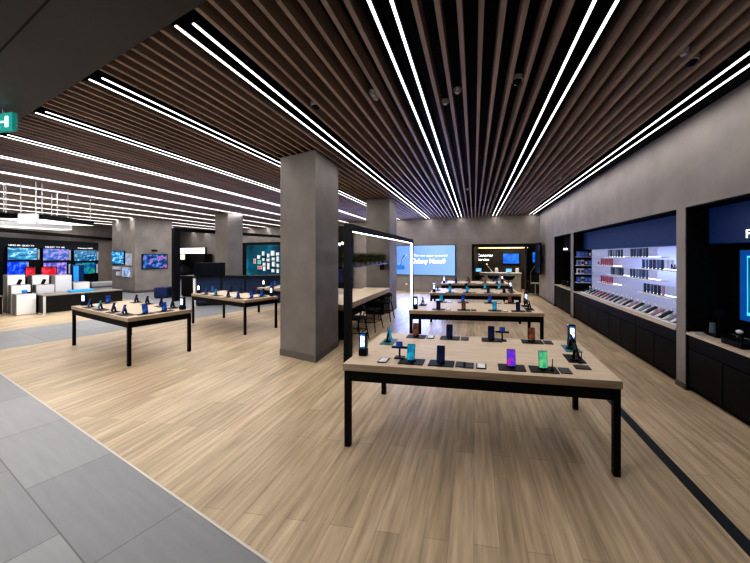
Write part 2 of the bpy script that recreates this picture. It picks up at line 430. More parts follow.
inst('card', mk_card, on_table(0, p[0]-.22, -.41), TABLES[0][3], 'white info card left of the blue and pink screen, nearest middle table', 'info cards on the oak tables')
inst('plate', mk_case, on_table(0, p[0]-.33, -.41), TABLES[0][3], 'dark info plate left of a white card, nearest middle table', 'info cards on the oak tables')
p = loc0(540, 372); station(0, p[0]+.012, -.40, 0, 'green', 'first from right on near edge', card='plate', peg=True)
for px, col, wh, cd in ((414.5, 'copper', 'first from left', 'card'), (448.5, 'dark', 'second from left', 'plate'), (489, 'dark', 'second from right', None), (526.5, 'copper', 'first from right', 'plate')):
    p = loc0(px, 336.5); station(0, p[0], .42, 0, col, wh+' on far edge', card=cd)
inst('watch', mk_watch, on_table(0, loc0(501, 336)[0], .42, .74), TABLES[0][3], 'black watch stand on the far edge of the nearest middle table', 'watch stands on the oak tables')
station(0, -.93, .14, R(90), 'teal', 'alone on left edge', pad='teal')
station(0, .98, .21, R(90), 'dark', 'farther one on right edge', pad='teal')
station(0, .92, -.10, R(90), 'dark', 'nearer one on right edge', card='plate', cs=-1, peg=True)
inst('sign', mk_sign, on_table(0, -1.04, -.30), TABLES[0][3], 'dark table sign with glowing white mark at the left end of the nearest middle table', 'glowing table signs')
inst('sign', mk_sign, on_table(0, loc0(566, 340)[0], .36), TABLES[0][3], 'dark table sign with glowing white mark at the far right of the nearest middle table', 'glowing table signs')
# the other tables
cols = ['dark', 'copper', 'teal', 'dark', 'blue', 'teal', 'copper', 'blue']
for i in range(1, 7):
    key = TABLES[i][0]; left = i >= 4; k = i
    for j, lx in enumerate((-.62, -.18, .35, .74)):
        wh = ['first from left', 'second from left', 'second from right', 'first from right'][j]
        cn = ['dark', 'copper', 'teal', 'dark'][j] if i == 1 else (['blue', 'teal', 'dark', 'blue'][j] if left else cols[(k+j*3) % 8])
        station(i, lx-.03, -.41, 0, cn, wh+' on near edge', card=('plate' if j % 2 else 'card'))
        cf = 'dark' if left else cols[(k+j*5+1) % 8]
        station(i, lx-.05, .42, 0, cf, wh+' on far edge', card=(None if j % 2 else 'card') if not left else None)
    station(i, .96, .1, R(90), 'blue' if left else 'dark', 'farther one on right edge')
    station(i, .96, -.22, R(90), 'blue' if left else 'copper', 'nearer one on right edge')
    station(i, -.97, .0, R(90), 'blue', 'middle of the left edge')
    inst('sign', mk_sign, on_table(i, -1.04, -.40 if not left else -.36), TABLES[i][3]+(R(35) if left else 0), 'dark sign with glowing mark, left end of the %s' % key, 'glowing table signs')
    inst('sign', mk_sign, on_table(i, 1.02, .43), TABLES[i][3]+(R(25) if left else 0), 'dark sign with glowing mark, far right of the %s' % key, 'glowing table signs')

# ------------------------------------------------------------------ black light portal beside the middle row
t = thing('light_portal', 'tall black gateway frame lined with white light beside the middle tables', 'frame', (-1.97, 4.5, 0))
MB().span(-.05, .05, -.05, .06, 0, 2.19).build('post', BLACK, t)
o = MB().span(-.045, .045, 4.88, 4.97, 0, 2.19).build('post', BLACK, t)
MB().span(-.03, .012, 4.868, 4.88, .02, 2.09).build('light_strip', LED, o)
o = MB().span(-.05, .05, .06, 4.88, 2.085, 2.19).build('beam', BLACK, t)
MB().span(-.0, .02, .07, 4.86, 2.075, 2.085).build('light_strip', LED, o)
# the taller frame on the left
pA = F(176, 301); X_ = (284-CX)/FPX*15.6; pB = (X_*C_-15.6*S_, X_*S_+15.6*C_); fa = math.atan2(pB[1]-pA[1], pB[0]-pA[0]); fl_ = math.hypot(pB[1]-pA[1], pB[0]-pA[0])
t = thing('tall_gantry', 'thin black post with a long black beam left of the far pillar', 'frame', (pA[0], pA[1], 0), fa)
MB().span(-.09, .09, -.09, .09, 0, 2.7).build('post', BLACK, t)
MB().span(.09, fl_, -.06, .06, 2.58, 2.7).build('beam', BLACK, t)

# ------------------------------------------------------------------ long oak bar table, chairs, plant shelf
t = thing('bar_table', 'long thick oak bench table between the two pillars', 'table', (-2.75, 6.85, 0))
MB().prism([(-.38, -1.2), (.30, -1.48), (.36, -1.50), (.36, 1.52), (-.38, 1.52)], .64, .755).build('tabletop', TABLEEDGE, t, .004)
MB().prism([(-.378, -1.19), (.30, -1.47), (.358, -1.49), (.358, 1.518), (-.378, 1.518)], .7545, .757).build('top_veneer', TABLEWOOD, t)
for yy in (-1.12, 1.44): MB().span(-.34, .2, yy-.03, yy+.03, 0, .64).build('leg', BLACK, t)
MB().span(-.36, -.30, -1.09, 1.40, .15, .62).build('back_panel', CABINET, t)
def mk_chair():
    t = thing('low_back_chair', 'x', 'chair')
    MB().box(0, 0, .465, .38, .38, .03).build('seat', BLACK, t, .012)
    b = MB(); n = 14
    for k in range(n):
        a0, a1 = R(-80+160*k/n), R(-80+160*(k+1)/n)
        for zz in (.64, .655, .67): b.bar((.2*math.cos(a0), .2*math.sin(a0), zz), (.2*math.cos(a1), .2*math.sin(a1), zz), .014, 6)
    b.build('backrest', BLACK, t)
    for a in (-75, -30, 30, 75):
        MB().bar((.18*math.cos(R(a)), .18*math.sin(R(a)), .47), (.2*math.cos(R(a)), .2*math.sin(R(a)), .65), .009, 8).build('back_spindle', BLACK, t)
    for sx in (-1, 1):
        for sy in (-1, 1): MB().bar((sx*.15, sy*.15, .455), (sx*.22, sy*.22, 0), .014, 8, .010).build('leg', BLACK, t)
    r = MB(); q = .188
    for p0, p1 in (((-q, -q), (q, -q)), ((q, -q), (q, q)), ((q, q), (-q, q)), ((-q, q), (-q, -q))): r.bar((*p0, .21), (*p1, .21), .008, 8)
    r.build('stretcher', BLACK, t); return t
for y, lab in ((5.62, 'black low-backed chair nearest the light portal post, at the oak bench table'), (6.55, 'black low-backed chair in the middle of the oak bench table'), (7.62, 'black low-backed chair next to the middle pillar, at the oak bench table')):
    inst('chair', mk_chair, (-2.33, y, 0), R(random.uniform(-8, 8)), lab, 'black chairs at the oak bench table')
t = thing('plant_shelf', 'dark hanging shelf in front of the middle pillar, holding green plant bundles', 'shelf', (-2.62, 6.9, 1.44))
MB().span(-.15, .15, -1.5, 1.59, 0, .03).build('shelf_board', BLACK, t)
MB().prism([(-.02, 1.3), (.02, 1.3), (.02, 1.59), (-.02, 1.59)], -.16, 0).build('bracket', BLACK, t)
pb = None
for k in range(9):
    y = 5.58+k*.33
    lab = '%s clump of green and brown moss from the near end of the hanging shelf' % ORD[k]
    if pb is None:
        m = MB()
        for q in range(60):
            a = random.uniform(0, 6.28); hgt = random.uniform(.18, .3); x0, y0 = random.uniform(-.09, .09), random.uniform(-.12, .12)
            m.bar((x0, y0, .0), (x0+.04*math.cos(a), y0+.04*math.sin(a), hgt), .012, 5, .004)
        for q in range(50):
            m.ball((random.uniform(-.1, .1), random.uniform(-.13, .13), random.uniform(.05, .25)), random.uniform(.015, .04), (1, 1, .7), 8)
        pb = thing('moss_clump', lab, 'plant', (-2.60, y, 1.47), 0, 'moss clumps on the hanging shelf')
        m.build('foliage', GREEN, pb)
        MB().box(0, 0, .03, .2, .27, .06).build('tray', BROWN, pb)
    else: dup(pb, (-2.60, y, 1.47), R(180*(k % 2)), lab)

# ------------------------------------------------------------------ back wall screen and service room
def bthing(name, label, cat, u, d, z, group=None): 
    q = back(u, d, z); return thing(name, label, cat, q, BA, group)
ua, za = bpx(396.8, 245.4); ub, zb = bpx(455.8, 276); ua_ad, ub_ad = ua, ub; uc = (ua+ub)/2; zc = (za+zb)/2; wv, hv = ub-ua, za-zb
t = bthing('advert_lightbox', 'pale blue lit advertising screen on the back wall', 'screen', uc, -.06, zb)
MB().span(-wv/2, wv/2, 0, .05, 0, hv).build('case', PLASTIC, t)
MB().span(-wv/2+.02, wv/2-.02, -.004, 0, .02, hv-.02).build('lit_face', screen('advert_blue', [(.0, (.22, .40, .80)), (1, (.36, .58, .93))], .62, 1, 'grad', (.35, 1, 1)), t)
o = text('lettering', 'Galaxy Note9', TEXTW, t, (-.66, -.006, hv*.40), .3, width=1.62)
o = text('lettering', 'The new super powerful', TEXTD, t, (-.56, -.006, hv*.62), .15, width=1.62)
g = MB(); g.box(-1.16, -.008, hv*.46, .09, .004, .62, (0, R(25), 0)); g.box(-1.22, -.008, hv*.25, .42, .004, .2)
g.build('pictured_phone', mat('print_navy', (.02, .1, .3), .5, emit=(.03, .2, .55), es=.5), t)
g = MB(); g.box(-1.11, -.012, hv*.5, .022, .004, .66, (0, R(40), 0)); g.build('pictured_pen', CARDW, t)
us, zs = bpx(406.5, 284)
tag(MB().box(0, 0, 0, .09, .02, .09).build('wall_socket', WHITE), 'small white wall socket under the pale blue screen', 'socket').location = back(us, -.01, zs)
bpy.data.objects['wall_socket'].rotation_euler = (0, 0, BA)
# service room
RD = 2.5
def room(px, py, d=RD):
    q = back(0, d); return hit(px, py, (q.x, q.y), BA)
t = bthing('service_sign', 'white lit lettering on the dark wall of the service room', 'sign', 0, RD+.08, 0)
u, z = room(477, 257.5); text('lettering', 'Customer', TEXTW, t, (u, -.0, z+.05), .2, width=.8)
text('lettering', 'Service', TEXTW, t, (u, -.0, z-.17), .2, width=.6)
u0_, z0_ = room(503, 263.5); u1_, z1_ = room(519, 253.5)
t = bthing('television', 'blue glowing television on the service room wall', 'television', (u0_+u1_)/2, RD+.02, z0_)
MB().span(-(u1_-u0_)/2-.03, (u1_-u0_)/2+.03, 0, .06, -.03, z1_-z0_+.03).build('case', PLASTIC, t)
MB().span(-(u1_-u0_)/2, (u1_-u0_)/2, -.004, 0, 0, z1_-z0_).build('screen', screen('tv_blue', [(.3, (.0, .08, .6)), (.6, (.03, .3, .9)), (.8, (.1, .5, 1))], .6, 3), t)
ul, zl = room(474, 248.5); ur, _ = room(528, 248)
tag(MB().span(-(ur-ul)/2, (ur-ul)/2, -.05, 0, 0, .05).build('cove_light', WARM), 'warm yellow light strip along the top of the service room wall', 'light strip')
o = bpy.data.objects['cove_light']; o.location = back((ul+ur)/2, RD+.08, zl); o.rotation_euler = (0, 0, BA)
# counter with three bucket stools
CD = 1.4
def cpx(px, py): return room(px, py, CD)
ul = max(cpx(473, 280)[0], u0+.1); ur = cpx(521, 280)[0]
ht = .86
t = bthing('service_counter', 'pale grey stone service counter in the dark room at the back', 'counter', (ul+ur)/2, CD, 0)
cw = ur-ul
MB().span(-cw/2, cw/2, 0, .5, 0, ht-.04).build('front_panel', mat('pale_stone', (.42, .40, .38), .6, var=.15, scale=4), t)
MB().span(-cw/2-.02, cw/2+.02, -.03, .52, ht-.04, ht).build('worktop', LIGHTGREY, t)
for k, px in enumerate((480, 494.5, 509.5)):
    u = cpx(px, 280)[0]
    lab = ['black bucket stool at the left end of the service counter', 'black bucket stool at the middle of the service counter', 'black bucket stool at the right end of the service counter'][k]
    def mk():
        t = thing('bucket_stool', 'x', 'stool')
        MB().cyl(0, 0, .01, .2, .19, .02, 24).build('base', BLACK, t)
        MB().bar((0, 0, .02), (0, 0, .6), .025, 12).build('column', BLACK, t)
        MB().cyl(0, 0, .63, .17, .24, .09, 24).build('seat', BLACK, t)
        b = MB(); n = 18
        for j in range(n):
            a0, a1 = R(170+200*j/n), R(170+200*(j+1)/n)
            for zz in (.69, .72, .75): b.bar((.24*math.cos(a0), .24*math.sin(a0), zz), (.24*math.cos(a1), .24*math.sin(a1), zz), .026, 6)
        b.build('backrest', BLACK, t); return t
    inst('stool', mk, back(u, CD-.45, 0), BA, lab, 'bucket stools at the service counter')
SCRB = screen('tablet_blue', [(.3, (.05, .2, .6)), (.7, (.3, .6, .9))], 1, 6)
for k, (px, lab) in enumerate(((478, 'small tablet at the left end of the service counter'), (508.5, 'small tablet standing right of the middle on the service counter'))):
    def mk():
        t = thing('tablet', 'x', 'tablet')
        MB().box(0, .04, .006, .16, .12, .012).build('foot', PLASTIC, t)
        o = MB().box(0, 0, 0, .3, .015, .2).build('body', PLASTIC, t); o.location = (0, .02, .115); o.rotation_euler = (R(-15), 0, 0)
        MB().box(0, -.009, 0, .27, .002, .17).build('screen', SCRB, o); return t
    inst('tablet', mk, back(cpx(px, 270)[0], CD+.15, ht), BA, lab, 'tablets on the service counter')
for k, (px, lab) in enumerate(((496, 'small pale box beside the lamp on the service counter'), (517, 'small pale box at the right end of the service counter'))):
    def mk():
        t = thing('card_holder', 'x', 'holder')
        MB().box(0, 0, .09, .16, .08, .18).build('box', LIGHTGREY, t, .01); MB().box(0, 0, .2, .12, .01, .06).build('leaflets', CARDW, t); return t
    inst('holder', mk, back(cpx(px, 270)[0], CD+.2, ht), BA, lab, 'card holders on the service counter')
t = bthing('desk_lamp', 'white jointed desk lamp leaning over the service counter', 'lamp', cpx(492, 270)[0], CD+.2, ht)
MB().cyl(0, 0, .01, .06, .06, .02).build('base', WHITE, t)
MB().bar((0, 0, .02), (-.16, 0, .22), .012).bar((-.16, 0, .22), (-.3, 0, .42), .012).build('arm', WHITE, t)
MB().bar((-.3, 0, .42), (-.24, 0, .36), .05, 12, .03).build('lamp_head', WHITE, t)
# right part of the service room
q = back(0, 2.2)
u, z = hit(533, 262.5, (q.x, q.y), BA); u2, z2 = hit(540, 252, (q.x, q.y), BA)
t = bthing('television', 'blue glowing television at the right of the service room, beyond the partition', 'television', u+.45, RD+.02, z)
MB().span(-.5, .5, 0, .06, -.03, z2-z+.03).build('case', PLASTIC, t)
MB().span(-.47, .47, -.004, 0, 0, z2-z).build('screen', MATS['tv_blue'], t)
up = bpx(523, 270)[0]
o = struct(MB().span(up+.05, up+.12, .4, 2.6, 0, 2.6).build('wall_partition', mat('bronze_partition', (.07, .055, .04), .5))); o.location = (BO[0], BO[1], 0); o.rotation_euler = (0, 0, BA)
t = bthing('lounge_sofa', 'low olive brown sofa at the right of the service room', 'sofa', bpx(534, 285)[0]+.3, 1.2, 0)
OL = mat('olive_fabric', (.09, .08, .055), .9, var=.2, scale=20)
MB().box(0, 0, .22, 1.1, .75, .36).build('base', OL, t, .04); MB().box(0, .34, .5, 1.1, .2, .5).build('backrest', OL, t, .05)
MB().box(-.52, 0, .4, .16, .75, .3).build('armrest', OL, t, .04); MB().box(.52, 0, .4, .16, .75, .3).build('armrest', OL, t, .04)
t = bthing('side_table', 'small white side table beside the olive sofa', 'table', bpx(529, 285)[0]+.25, .6, 0)
MB().cyl(0, 0, .5, .2, .2, .03, 24).build('tabletop', WHITE, t); MB().bar((0, 0, .02), (0, 0, .49), .02).build('leg', WHITE, t); MB().cyl(0, 0, .01, .14, .14, .02, 24).build('base', WHITE, t)
t = bthing('floor_lamp', 'slim leaning white floor lamp in front of the olive sofa', 'lamp', bpx(528, 285)[0]+.1, .95, 0)
MB().cyl(0, 0, .015, .12, .12, .03, 20).build('base', WHITE, t); MB().bar((0, 0, .03), (.0, 0, .95), .014).build('pole', WHITE, t); MB().bar((0, 0, .93), (.22, 0, 1.3), .014).build('light_arm', WHITE, t)
# side-on screen by the end of the right wall
t = thing('wall_display', 'thin black display standing out from the end of the right wall, seen nearly edge-on', 'screen', (2.5, 12.2, .97))
MB().span(-.05, .0, -.5, .45, 0, 1.2).build('case', BLACK, t); MB().span(.0, .14, -.1, .1, .5, .7).build('bracket', BLACK, t)
MB().span(-.055, -.05, -.46, .41, .04, 1.16).build('screen', screen('edge_blue', [(.35, (.0, .004, .012)), (.7, (.004, .03, .12))], .3, 2), t)

# ------------------------------------------------------------------ right wall: cabinets, worktops, fascias
def cabinet_run(k, n, where):
    a, b = NICHES[k]; a += .018; b -= .018; wd = (b-a)/n
    for j in range(n):
        y0 = b-wd*(j+1); lab = 'dark low cabinet, %s from far end, under the %s' % (ORD[j], where)
        if n == 1: lab = 'dark low cabinet under the %s' % where
        t = thing('low_cabinet', lab, 'cabinet', (WX0+.02, y0, 0), 0, 'dark cabinets in the right wall')
        MB().span(.02, .47, .002, wd-.002, .06, .70).build('carcass', CABINET, t)
        MB().span(.05, .45, .01, wd-.01, 0, .06).build('plinth', BLACKM, t)
        MB().span(0, .018, .006, wd-.006, .535, .695).build('drawer', CABINET, t, .002)
        h = wd/2 if wd > .9 else wd
        for q in range(2 if wd > .9 else 1):
            MB().span(0, .018, .006+h*q, h*(q+1)-.006, .065, .525).build('door', CABINET, t, .002)
    tag(MB().span(WX0-.005, 3.135, a, b, .703, .735).build('worktop', BEIGE, bevel=.003), 'beige worktop over the dark cabinets under the %s' % where, 'worktop')
cabinet_run(0, 2, 'small dark recess at the far end')
cabinet_run(1, 4, 'lit wall of phone cases')
cabinet_run(2, 3, 'big blue screen recess')
FAS = screen('fascia_blue', [(.0, (.0, .004, .015)), (.18, (.002, .016, .07)), (.6, (.003, .035, .16)), (1, (.002, .025, .11))], .3, 1, 'vgrad', (1.2, 1, 1.6), rough=.6)
def fascia(k, z0, label, ya=None):
    a, b = NICHES[k]; b = ya or b-.02
    t = tag(MB().span(-.25, 0, -(b-a-.04)/2, (b-a-.04)/2, 0, 2.28-z0).build('lit_header', FAS), label, 'panel')
    t.location = (3.137, (a+.02+b)/2, z0); return t
fascia(1, 1.845, 'dark blue glowing header panel above the lit wall of phone cases')
fascia(2, 1.84, 'dark blue glowing header panel above the big blue screen at the right edge')
tag(MB().span(2.885, 3.137, NICHES[0][0]+.02, NICHES[0][1]-.02, 1.79, 2.28).build('dark_header', BLACKM), 'black header with small white lettering in the far recess', 'panel')
# lit wall of phone cases
a, b = NICHES[1]
LITW = screen('lit_case_wall', [(.3, (.36, .38, .58)), (.7, (.55, .57, .8))], .45, .8, 'noise', (1, .3, 3))
tag(MB().span(3.10, 3.136, a+.02, b-.02, .74, 1.84).build('lit_backboard', LITW), 'pale violet lit back panel behind the phone cases', 'panel')
def sy(px, py): a_, b_, d_ = ray(px, py); t_ = 3.0/a_; return b_*t_, EYE+d_*t_
CASEC = {'black': mat('case_black', (.02, .02, .025), .4), 'red': mat('case_red', (.34, .03, .035), .4), 'navy': mat('case_navy', (.025, .04, .12), .4), 'grey': mat('case_grey', (.2, .22, .25), .4), 'rose': mat('case_rose', (.35, .2, .25), .4), 'green': mat('case_green', (.06, .12, .11), .4)}
CASEP = {}
def mk_pcase(col):
    t = thing('phone_case', 'x', 'phone case')
    MB().span(-.014, 0, -.0375, .0375, 0, .158).build('shell', CASEC[col], t, .006)
    MB().span(.0, .003, -.012, .012, .118, .148).build('camera_opening', GLASS, t)
    return t
def place_case(col, loc, label):
    if col not in CASEP:
        t = CASEP[col] = mk_pcase(col); t.location = loc; t['label'] = label; t['group'] = 'phone cases on the lit ledges'
    else: dup(CASEP[col], loc, 0, label, 'phone cases on the lit ledges')
groups = [((606.5, 622), 257, 'top ledge on the left', ['grey', 'black', 'grey', 'green', 'black', 'black']),
          ((629, 647), 257, 'top ledge on the right', ['black', 'black', 'navy', 'black', 'green', 'black']),
          ((599.5, 612), 265.5, 'upper red ledge', ['red']*6),
          ((640.5, 662.5), 269, 'second ledge on the right', ['black', 'navy', 'black', 'black', 'navy', 'black']),
          ((609.5, 622.5), 275, 'third ledge on the left', ['green', 'black', 'grey', 'green', 'black', 'black']),
          ((628.5, 647), 278, 'third ledge in the middle', ['black', 'black', 'green', 'navy', 'black', 'navy']),
          ((599.5, 612), 283, 'lower red ledge', ['red']*6),
          ((642, 663.5), 294, 'lowest ledge on the right', ['black', 'black', 'navy', 'black', 'black', 'rose'])]
ledge_n = 0
for (xa, xb), py, nm, cc in groups:
    ya, z_ = sy(xa, py); yb, z2_ = sy(xb, py+1); z_ = (z_+z2_)/2-.0
    n = len(cc)
    for j, col in enumerate(cc):
        y = ya+(yb-ya)*(j+.5)/n
        place_case(col, (3.03, y, z_+.012), '%s phone case, %s from left, %s of lit wall' % (col, ORD[j], nm))
    t = thing('lit_ledge', 'thin glowing white ledge: %s of the lit case wall' % nm, 'shelf', (3.03, (ya+yb)/2-.06, z_), 0, 'glowing ledges of the lit case wall')
    ln = abs(ya-yb)/2+.16
    MB().span(-.06, .07, -ln, ln, -.006, .012).build('board', WHITE, t); MB().span(.06, .069, -ln, ln, .012, .02).build('light_strip', SHELFGLOW, t)
ya, z_ = sy(664, 270.5)
t = thing('wall_lettering', 'dark lettering at the right end of the lit case wall', 'lettering', (3.095, ya, z_))
text('letters', 'Note9', CASEC['black'], t, (0, 0, 0), .15, (R(90), 0, R(-90)))
t = thing('wall_lettering', 'small dark lettering at the left end of the lit case wall', 'lettering', (3.095, sy(592, 264)[0]-.12, sy(592, 264)[1]))
text('letters', 'S9', CASEC['black'], t, (0, 0, 0), .09, (R(90), 0, R(-90)))
# accessory packs on the end wall of the recess
PK = [mat('pack_white', (.6, .6, .62), .5), mat('pack_blue', (.03, .14, .6), .5), mat('pack_dark', (.03, .03, .04), .5), mat('pack_steel', (.25, .28, .33), .4)]
PP = {}
for r in range(4):
    z = 1.66-.225*r
    tag(MB().span(2.68, 3.08, b-.20, b-.02, z-.022, z-.004).build('accessory_shelf', LIGHTGREY, bevel=.002), '%s small shelf from the top at the far end of the lit recess' % ORD[r], 'shelf', 'accessory shelves at the end of the lit recess')
    for q in range(4):
        ci = 1 if r == 0 and q < 3 else random.choice([0, 0, 2, 3, 1])
        lab = '%s boxed accessory, %s from left, %s accessory shelf from the top' % (['white', 'blue', 'dark', 'grey'][ci], ORD[q], ORD[r])
        loc = (2.74+.09*q, b-.1, z-.004)
        if ci not in PP:
            t = PP[ci] = thing('accessory_box', lab, 'box', loc, 0, 'boxed accessories in the lit recess')
            MB().span(-.038, .038, -.04, .04, 0, .14).build('carton', PK[ci], t, .002); MB().span(-.028, .028, -.041, -.040, .03, .10).build('window', PK[(ci+2) % 4], t)
        else: dup(PP[ci], loc, 0, lab)
# sloping samples along the worktop
SC = ['black', 'grey', 'black', 'navy', 'red', 'black', 'red', 'navy', 'black', 'black', 'grey', 'black', 'rose', 'black', 'grey', 'black', 'rose', 'black', 'grey', 'black']
SP = {}
tag(MB().span(2.72, 3.08, a+.04, b-.3, .735, .755).build('sample_tray', WHITE, bevel=.003), 'long white sloping tray along the worktop of the lit recess', 'tray')
for j, col in enumerate(SC):
    y = b-.42-(b-a-.6)*j/(len(SC)-1)
    lab = '%s flip cover propped on the white tray, %s from the far end' % (col, ORD[j])
    if col not in SP:
        t = SP[col] = thing('flip_cover', lab, 'phone cover', (2.80, y, .755), 0, 'flip covers on the white tray')
        o = MB().box(0, 0, 0, .19, .085, .014).build('cover', CASEC[col], t, .004); o.location = (.03, 0, .062); o.rotation_euler = (0, R(-32), 0)
        o2 = MB().box(.11, .0, .0, .012, .05, .16).build('prop', WHITE, t); o2.location = (.0, 0, .08)
    else: dup(SP[col], (2.80, y, .755), 0, lab)
for j in range(19):
    y = b-.42-(b-a-.6)*(j+.5)/(len(SC)-1)
    lab = 'small white price card on the tray between flip covers, %s from the far end' % ORD[j]
    if j == 0:
        pc = thing('price_card', lab, 'card', (2.78, y, .755), 0, 'price cards on the white tray')
        o = MB().box(0, 0, 0, .09, .06, .004).build('card', CARDW, pc); o.location = (0, 0, .03); o.rotation_euler = (0, R(-30), 0)
        MB().box(.045, 0, .028, .008, .04, .056).build('stand', PLASTIC, pc)
    else: dup(pc, (2.78, y, .755), 0, lab)
# big screen recess
t = thing('wall_screen', 'big blue-edged screen in the dark recess at the right edge', 'screen', (3.09, 3.36, .93))
MB().span(0, .04, -.66, .66, 0, .84).build('case', PLASTIC, t)
MB().span(-.004, 0, -.65, .65, .012, .828).build('blue_border', mat('border_blue', (.01, .1, .4), .4, emit=(.01, .2, .65), es=.2), t)
g = MB(); g.span(-.007, -.004, -.55, .55, .08, .76); g.build('screen', screen('deep_teal', [(.3, (.0, .05, .12)), (.7, (.01, .16, .3))], .8, 2), t)
g = MB(); g.span(-.009, -.007, -.55, .55, .74, .76); g.span(-.009, -.007, -.55, .55, .08, .115); g.span(-.009, -.007, .54, .55, .08, .76); g.span(-.009, -.007, -.55, -.54, .08, .76)
g.build('edge_glow', mat('cyan_glow', (.1, .6, .8), .4, emit=(.1, .65, .9), es=.6), t)
a_, b_, d_ = ray(745.5, 238); ya_ = b_*2.88/a_; z_ = EYE+d_*2.88/a_
t = thing('fascia_lettering', 'white lit letter on the blue header at the right edge', 'lettering', (2.88, ya_, z_))
text('letters', 'F', TEXTW, t, (0, 0, 0), .13, (R(90), 0, R(-90)))
def spot(px, py): return F(px, py, .735)
q = spot(723.5, 337)
t = thing('headphone_stand', 'dark stand with a small pale gadget on the right worktop, left of the two', 'stand', (2.88, 4.02, .735))
MB().box(0, 0, .02, .2, .2, .04).build('base', PLASTIC, t, .006); MB().bar((0, 0, .04), (0, 0, .24), .016, 12).build('post', PLASTIC, t)
MB().box(0, 0, .27, .05, .11, .10).build('head', GLASS, t, .012); MB().cyl(-.07, .0, .10, .035, .03, .12, 16).build('pale_gadget', mat('grey_gadget', (.12, .14, .18), .4), t)
t = thing('watch_dock', 'low dark dock with a white watch on the right worktop, right of the two', 'dock', (2.80, 3.62, .735))
MB().box(0, 0, .03, .2, .26, .06).build('base', PLASTIC, t, .006); MB().bar((0, 0, .06), (0, .01, .13), .02, 12).build('post', PLASTIC, t)
g = MB(); g.ball((-.01, .01, .15), .032, (1, 1, .7)); g.build('white_watch', WHITE, t, smooth=True)
tag(MB().box(2.76, 4.13, .741, .18, .10, .012).build('grey_mat', LIGHTGREY, bevel=.003), 'flat grey pad at the far end of the right worktop', 'pad')
# small far recess
ya, z_ = sy(563.5, 249.3); 
t = thing('recess_lettering', 'small white lit lettering inside the small dark recess at the far end', 'lettering', (2.88, 10.3, 1.86))
text('letters', 'Audio', TEXTW, t, (0, 0, 0), .1, (R(90), 0, R(-90)), width=.45)
for k in range(3):
    y = 10.1-.4*k; lab = 'small dark speaker on the worktop of the far recess, %s from the far end' % ORD[k]
    def mk():
        t = thing('small_speaker', 'x', 'speaker')
        MB().cyl(0, 0, .07, .06, .05, .14, 20).build('body', PLASTIC, t); MB().cyl(0, 0, .145, .04, .04, .01, 20).build('top_ring', CHROME, t); return t
    inst('spk', mk, (2.85, y, .735), 0, lab, 'speakers in the far recess')

# ------------------------------------------------------------------ television wall
ang = TA
def tthing(name, label, cat, u, d, z, group=None, o=TO, a=TA):
    return thing(name, label, cat, (o[0]+math.cos(a)*u-math.sin(a)*d, o[1]+math.sin(a)*u+math.cos(a)*d, z), a, group)
uR, zT = tpx(96.9, 242.8)
t = tthing('tv_backboard', 'black panel on the left wall carrying the televisions', 'panel', (uR-1.5)/2, -.06, .12)
MB().span(-(uR+1.5)/2, (uR+1.5)/2, 0, .055, 0, 2.28).build('board', mat('navy_black', (.006, .008, .016), .35), t)
for k, (px, py, wpx, s_) in enumerate(((6, 245, 26, 'UHD 8K QLED TV'), (43, 246.8, 20, 'QLED TV 4K'), (76, 248, 15, 'Premium UHD'))):
    u, z = tpx(px, py); u2, _ = tpx(px+wpx, py)
    text('heading', s_, TEXTD, t, (u-(uR-1.5)/2, -.004, z-.12-.03), .09, width=u2-u)
TVM = [screen('tv_sea', [(.3, (.004, .02, .06)), (.47, (.02, .2, .4)), (.55, (.06, .4, .62)), (.6, (.6, .8, .9)), (.63, (.02, .04, .06))], .8, 2.4, 'noise', (.8, 1, 3)),
       screen('tv_dusk', [(.3, (.005, .02, .12)), (.5, (.02, .15, .5)), (.58, (.45, .25, .6)), (.68, (.02, .05, .2))], .8, 3, 'noise', (1, 1, 2)),
       screen('tv_city', [(.3, (.003, .015, .05)), (.5, (.01, .13, .28)), (.6, (.05, .3, .5)), (.68, (.6, .75, .8))], .8, 4.5, 'noise', (1, 1, 2)),
       screen('tv_electric_blue', [(.3, (.0, .01, .2)), (.5, (.005, .05, .7)), (.66, (.08, .3, 1)), (.8, (.4, .8, 1))], .9, 5),
       screen('tv_violet', [(.3, (.02, .02, .2)), (.5, (.12, .12, .5)), (.65, (.5, .35, .7))], .8, 5),
       screen('tv_meadow', [(.3, (.0, .03, .07)), (.48, (.005, .14, .35)), (.58, (.03, .35, .12)), (.7, (.05, .12, .02))], .8, 3.5)]
spec = [(3.5, 34, 247, 260, 0, 'upper television with a sea and rock picture, left column of the wall'), (39.5, 66, 248, 260.5, 1, 'upper television with a violet dusk picture, middle column of the wall'),
        (71, 94.5, 249.7, 260.8, 2, 'upper television with a city picture, right column of the wall'), (3, 24, 261.5, 275.5, 3, 'lower television glowing electric blue, left column of the wall'),
        (40, 64, 262.5, 274.5, 4, 'lower television with a violet picture, middle column of the wall'), (72.5, 93, 262.7, 273.5, 5, 'lower television with a green meadow picture, right column of the wall')]
for x0, x1, y0, y1, mi, lab in spec:
    ua, za = tpx(x0, y0); ub, zb = tpx(x1, (y1)); 
    t = tthing('television', lab, 'television', (ua+ub)/2, -.10, zb, 'televisions on the left wall')
    hh = za-zb if abs(za-zb) < 1.3 else 1.1
    wv = ub-ua
    MB().span(-wv/2, wv/2, 0, .04, 0, hh).build('case', PLASTIC, t); MB().span(-wv/2+.02, wv/2-.02, -.004, 0, .02, hh-.02).build('screen', TVM[mi], t)
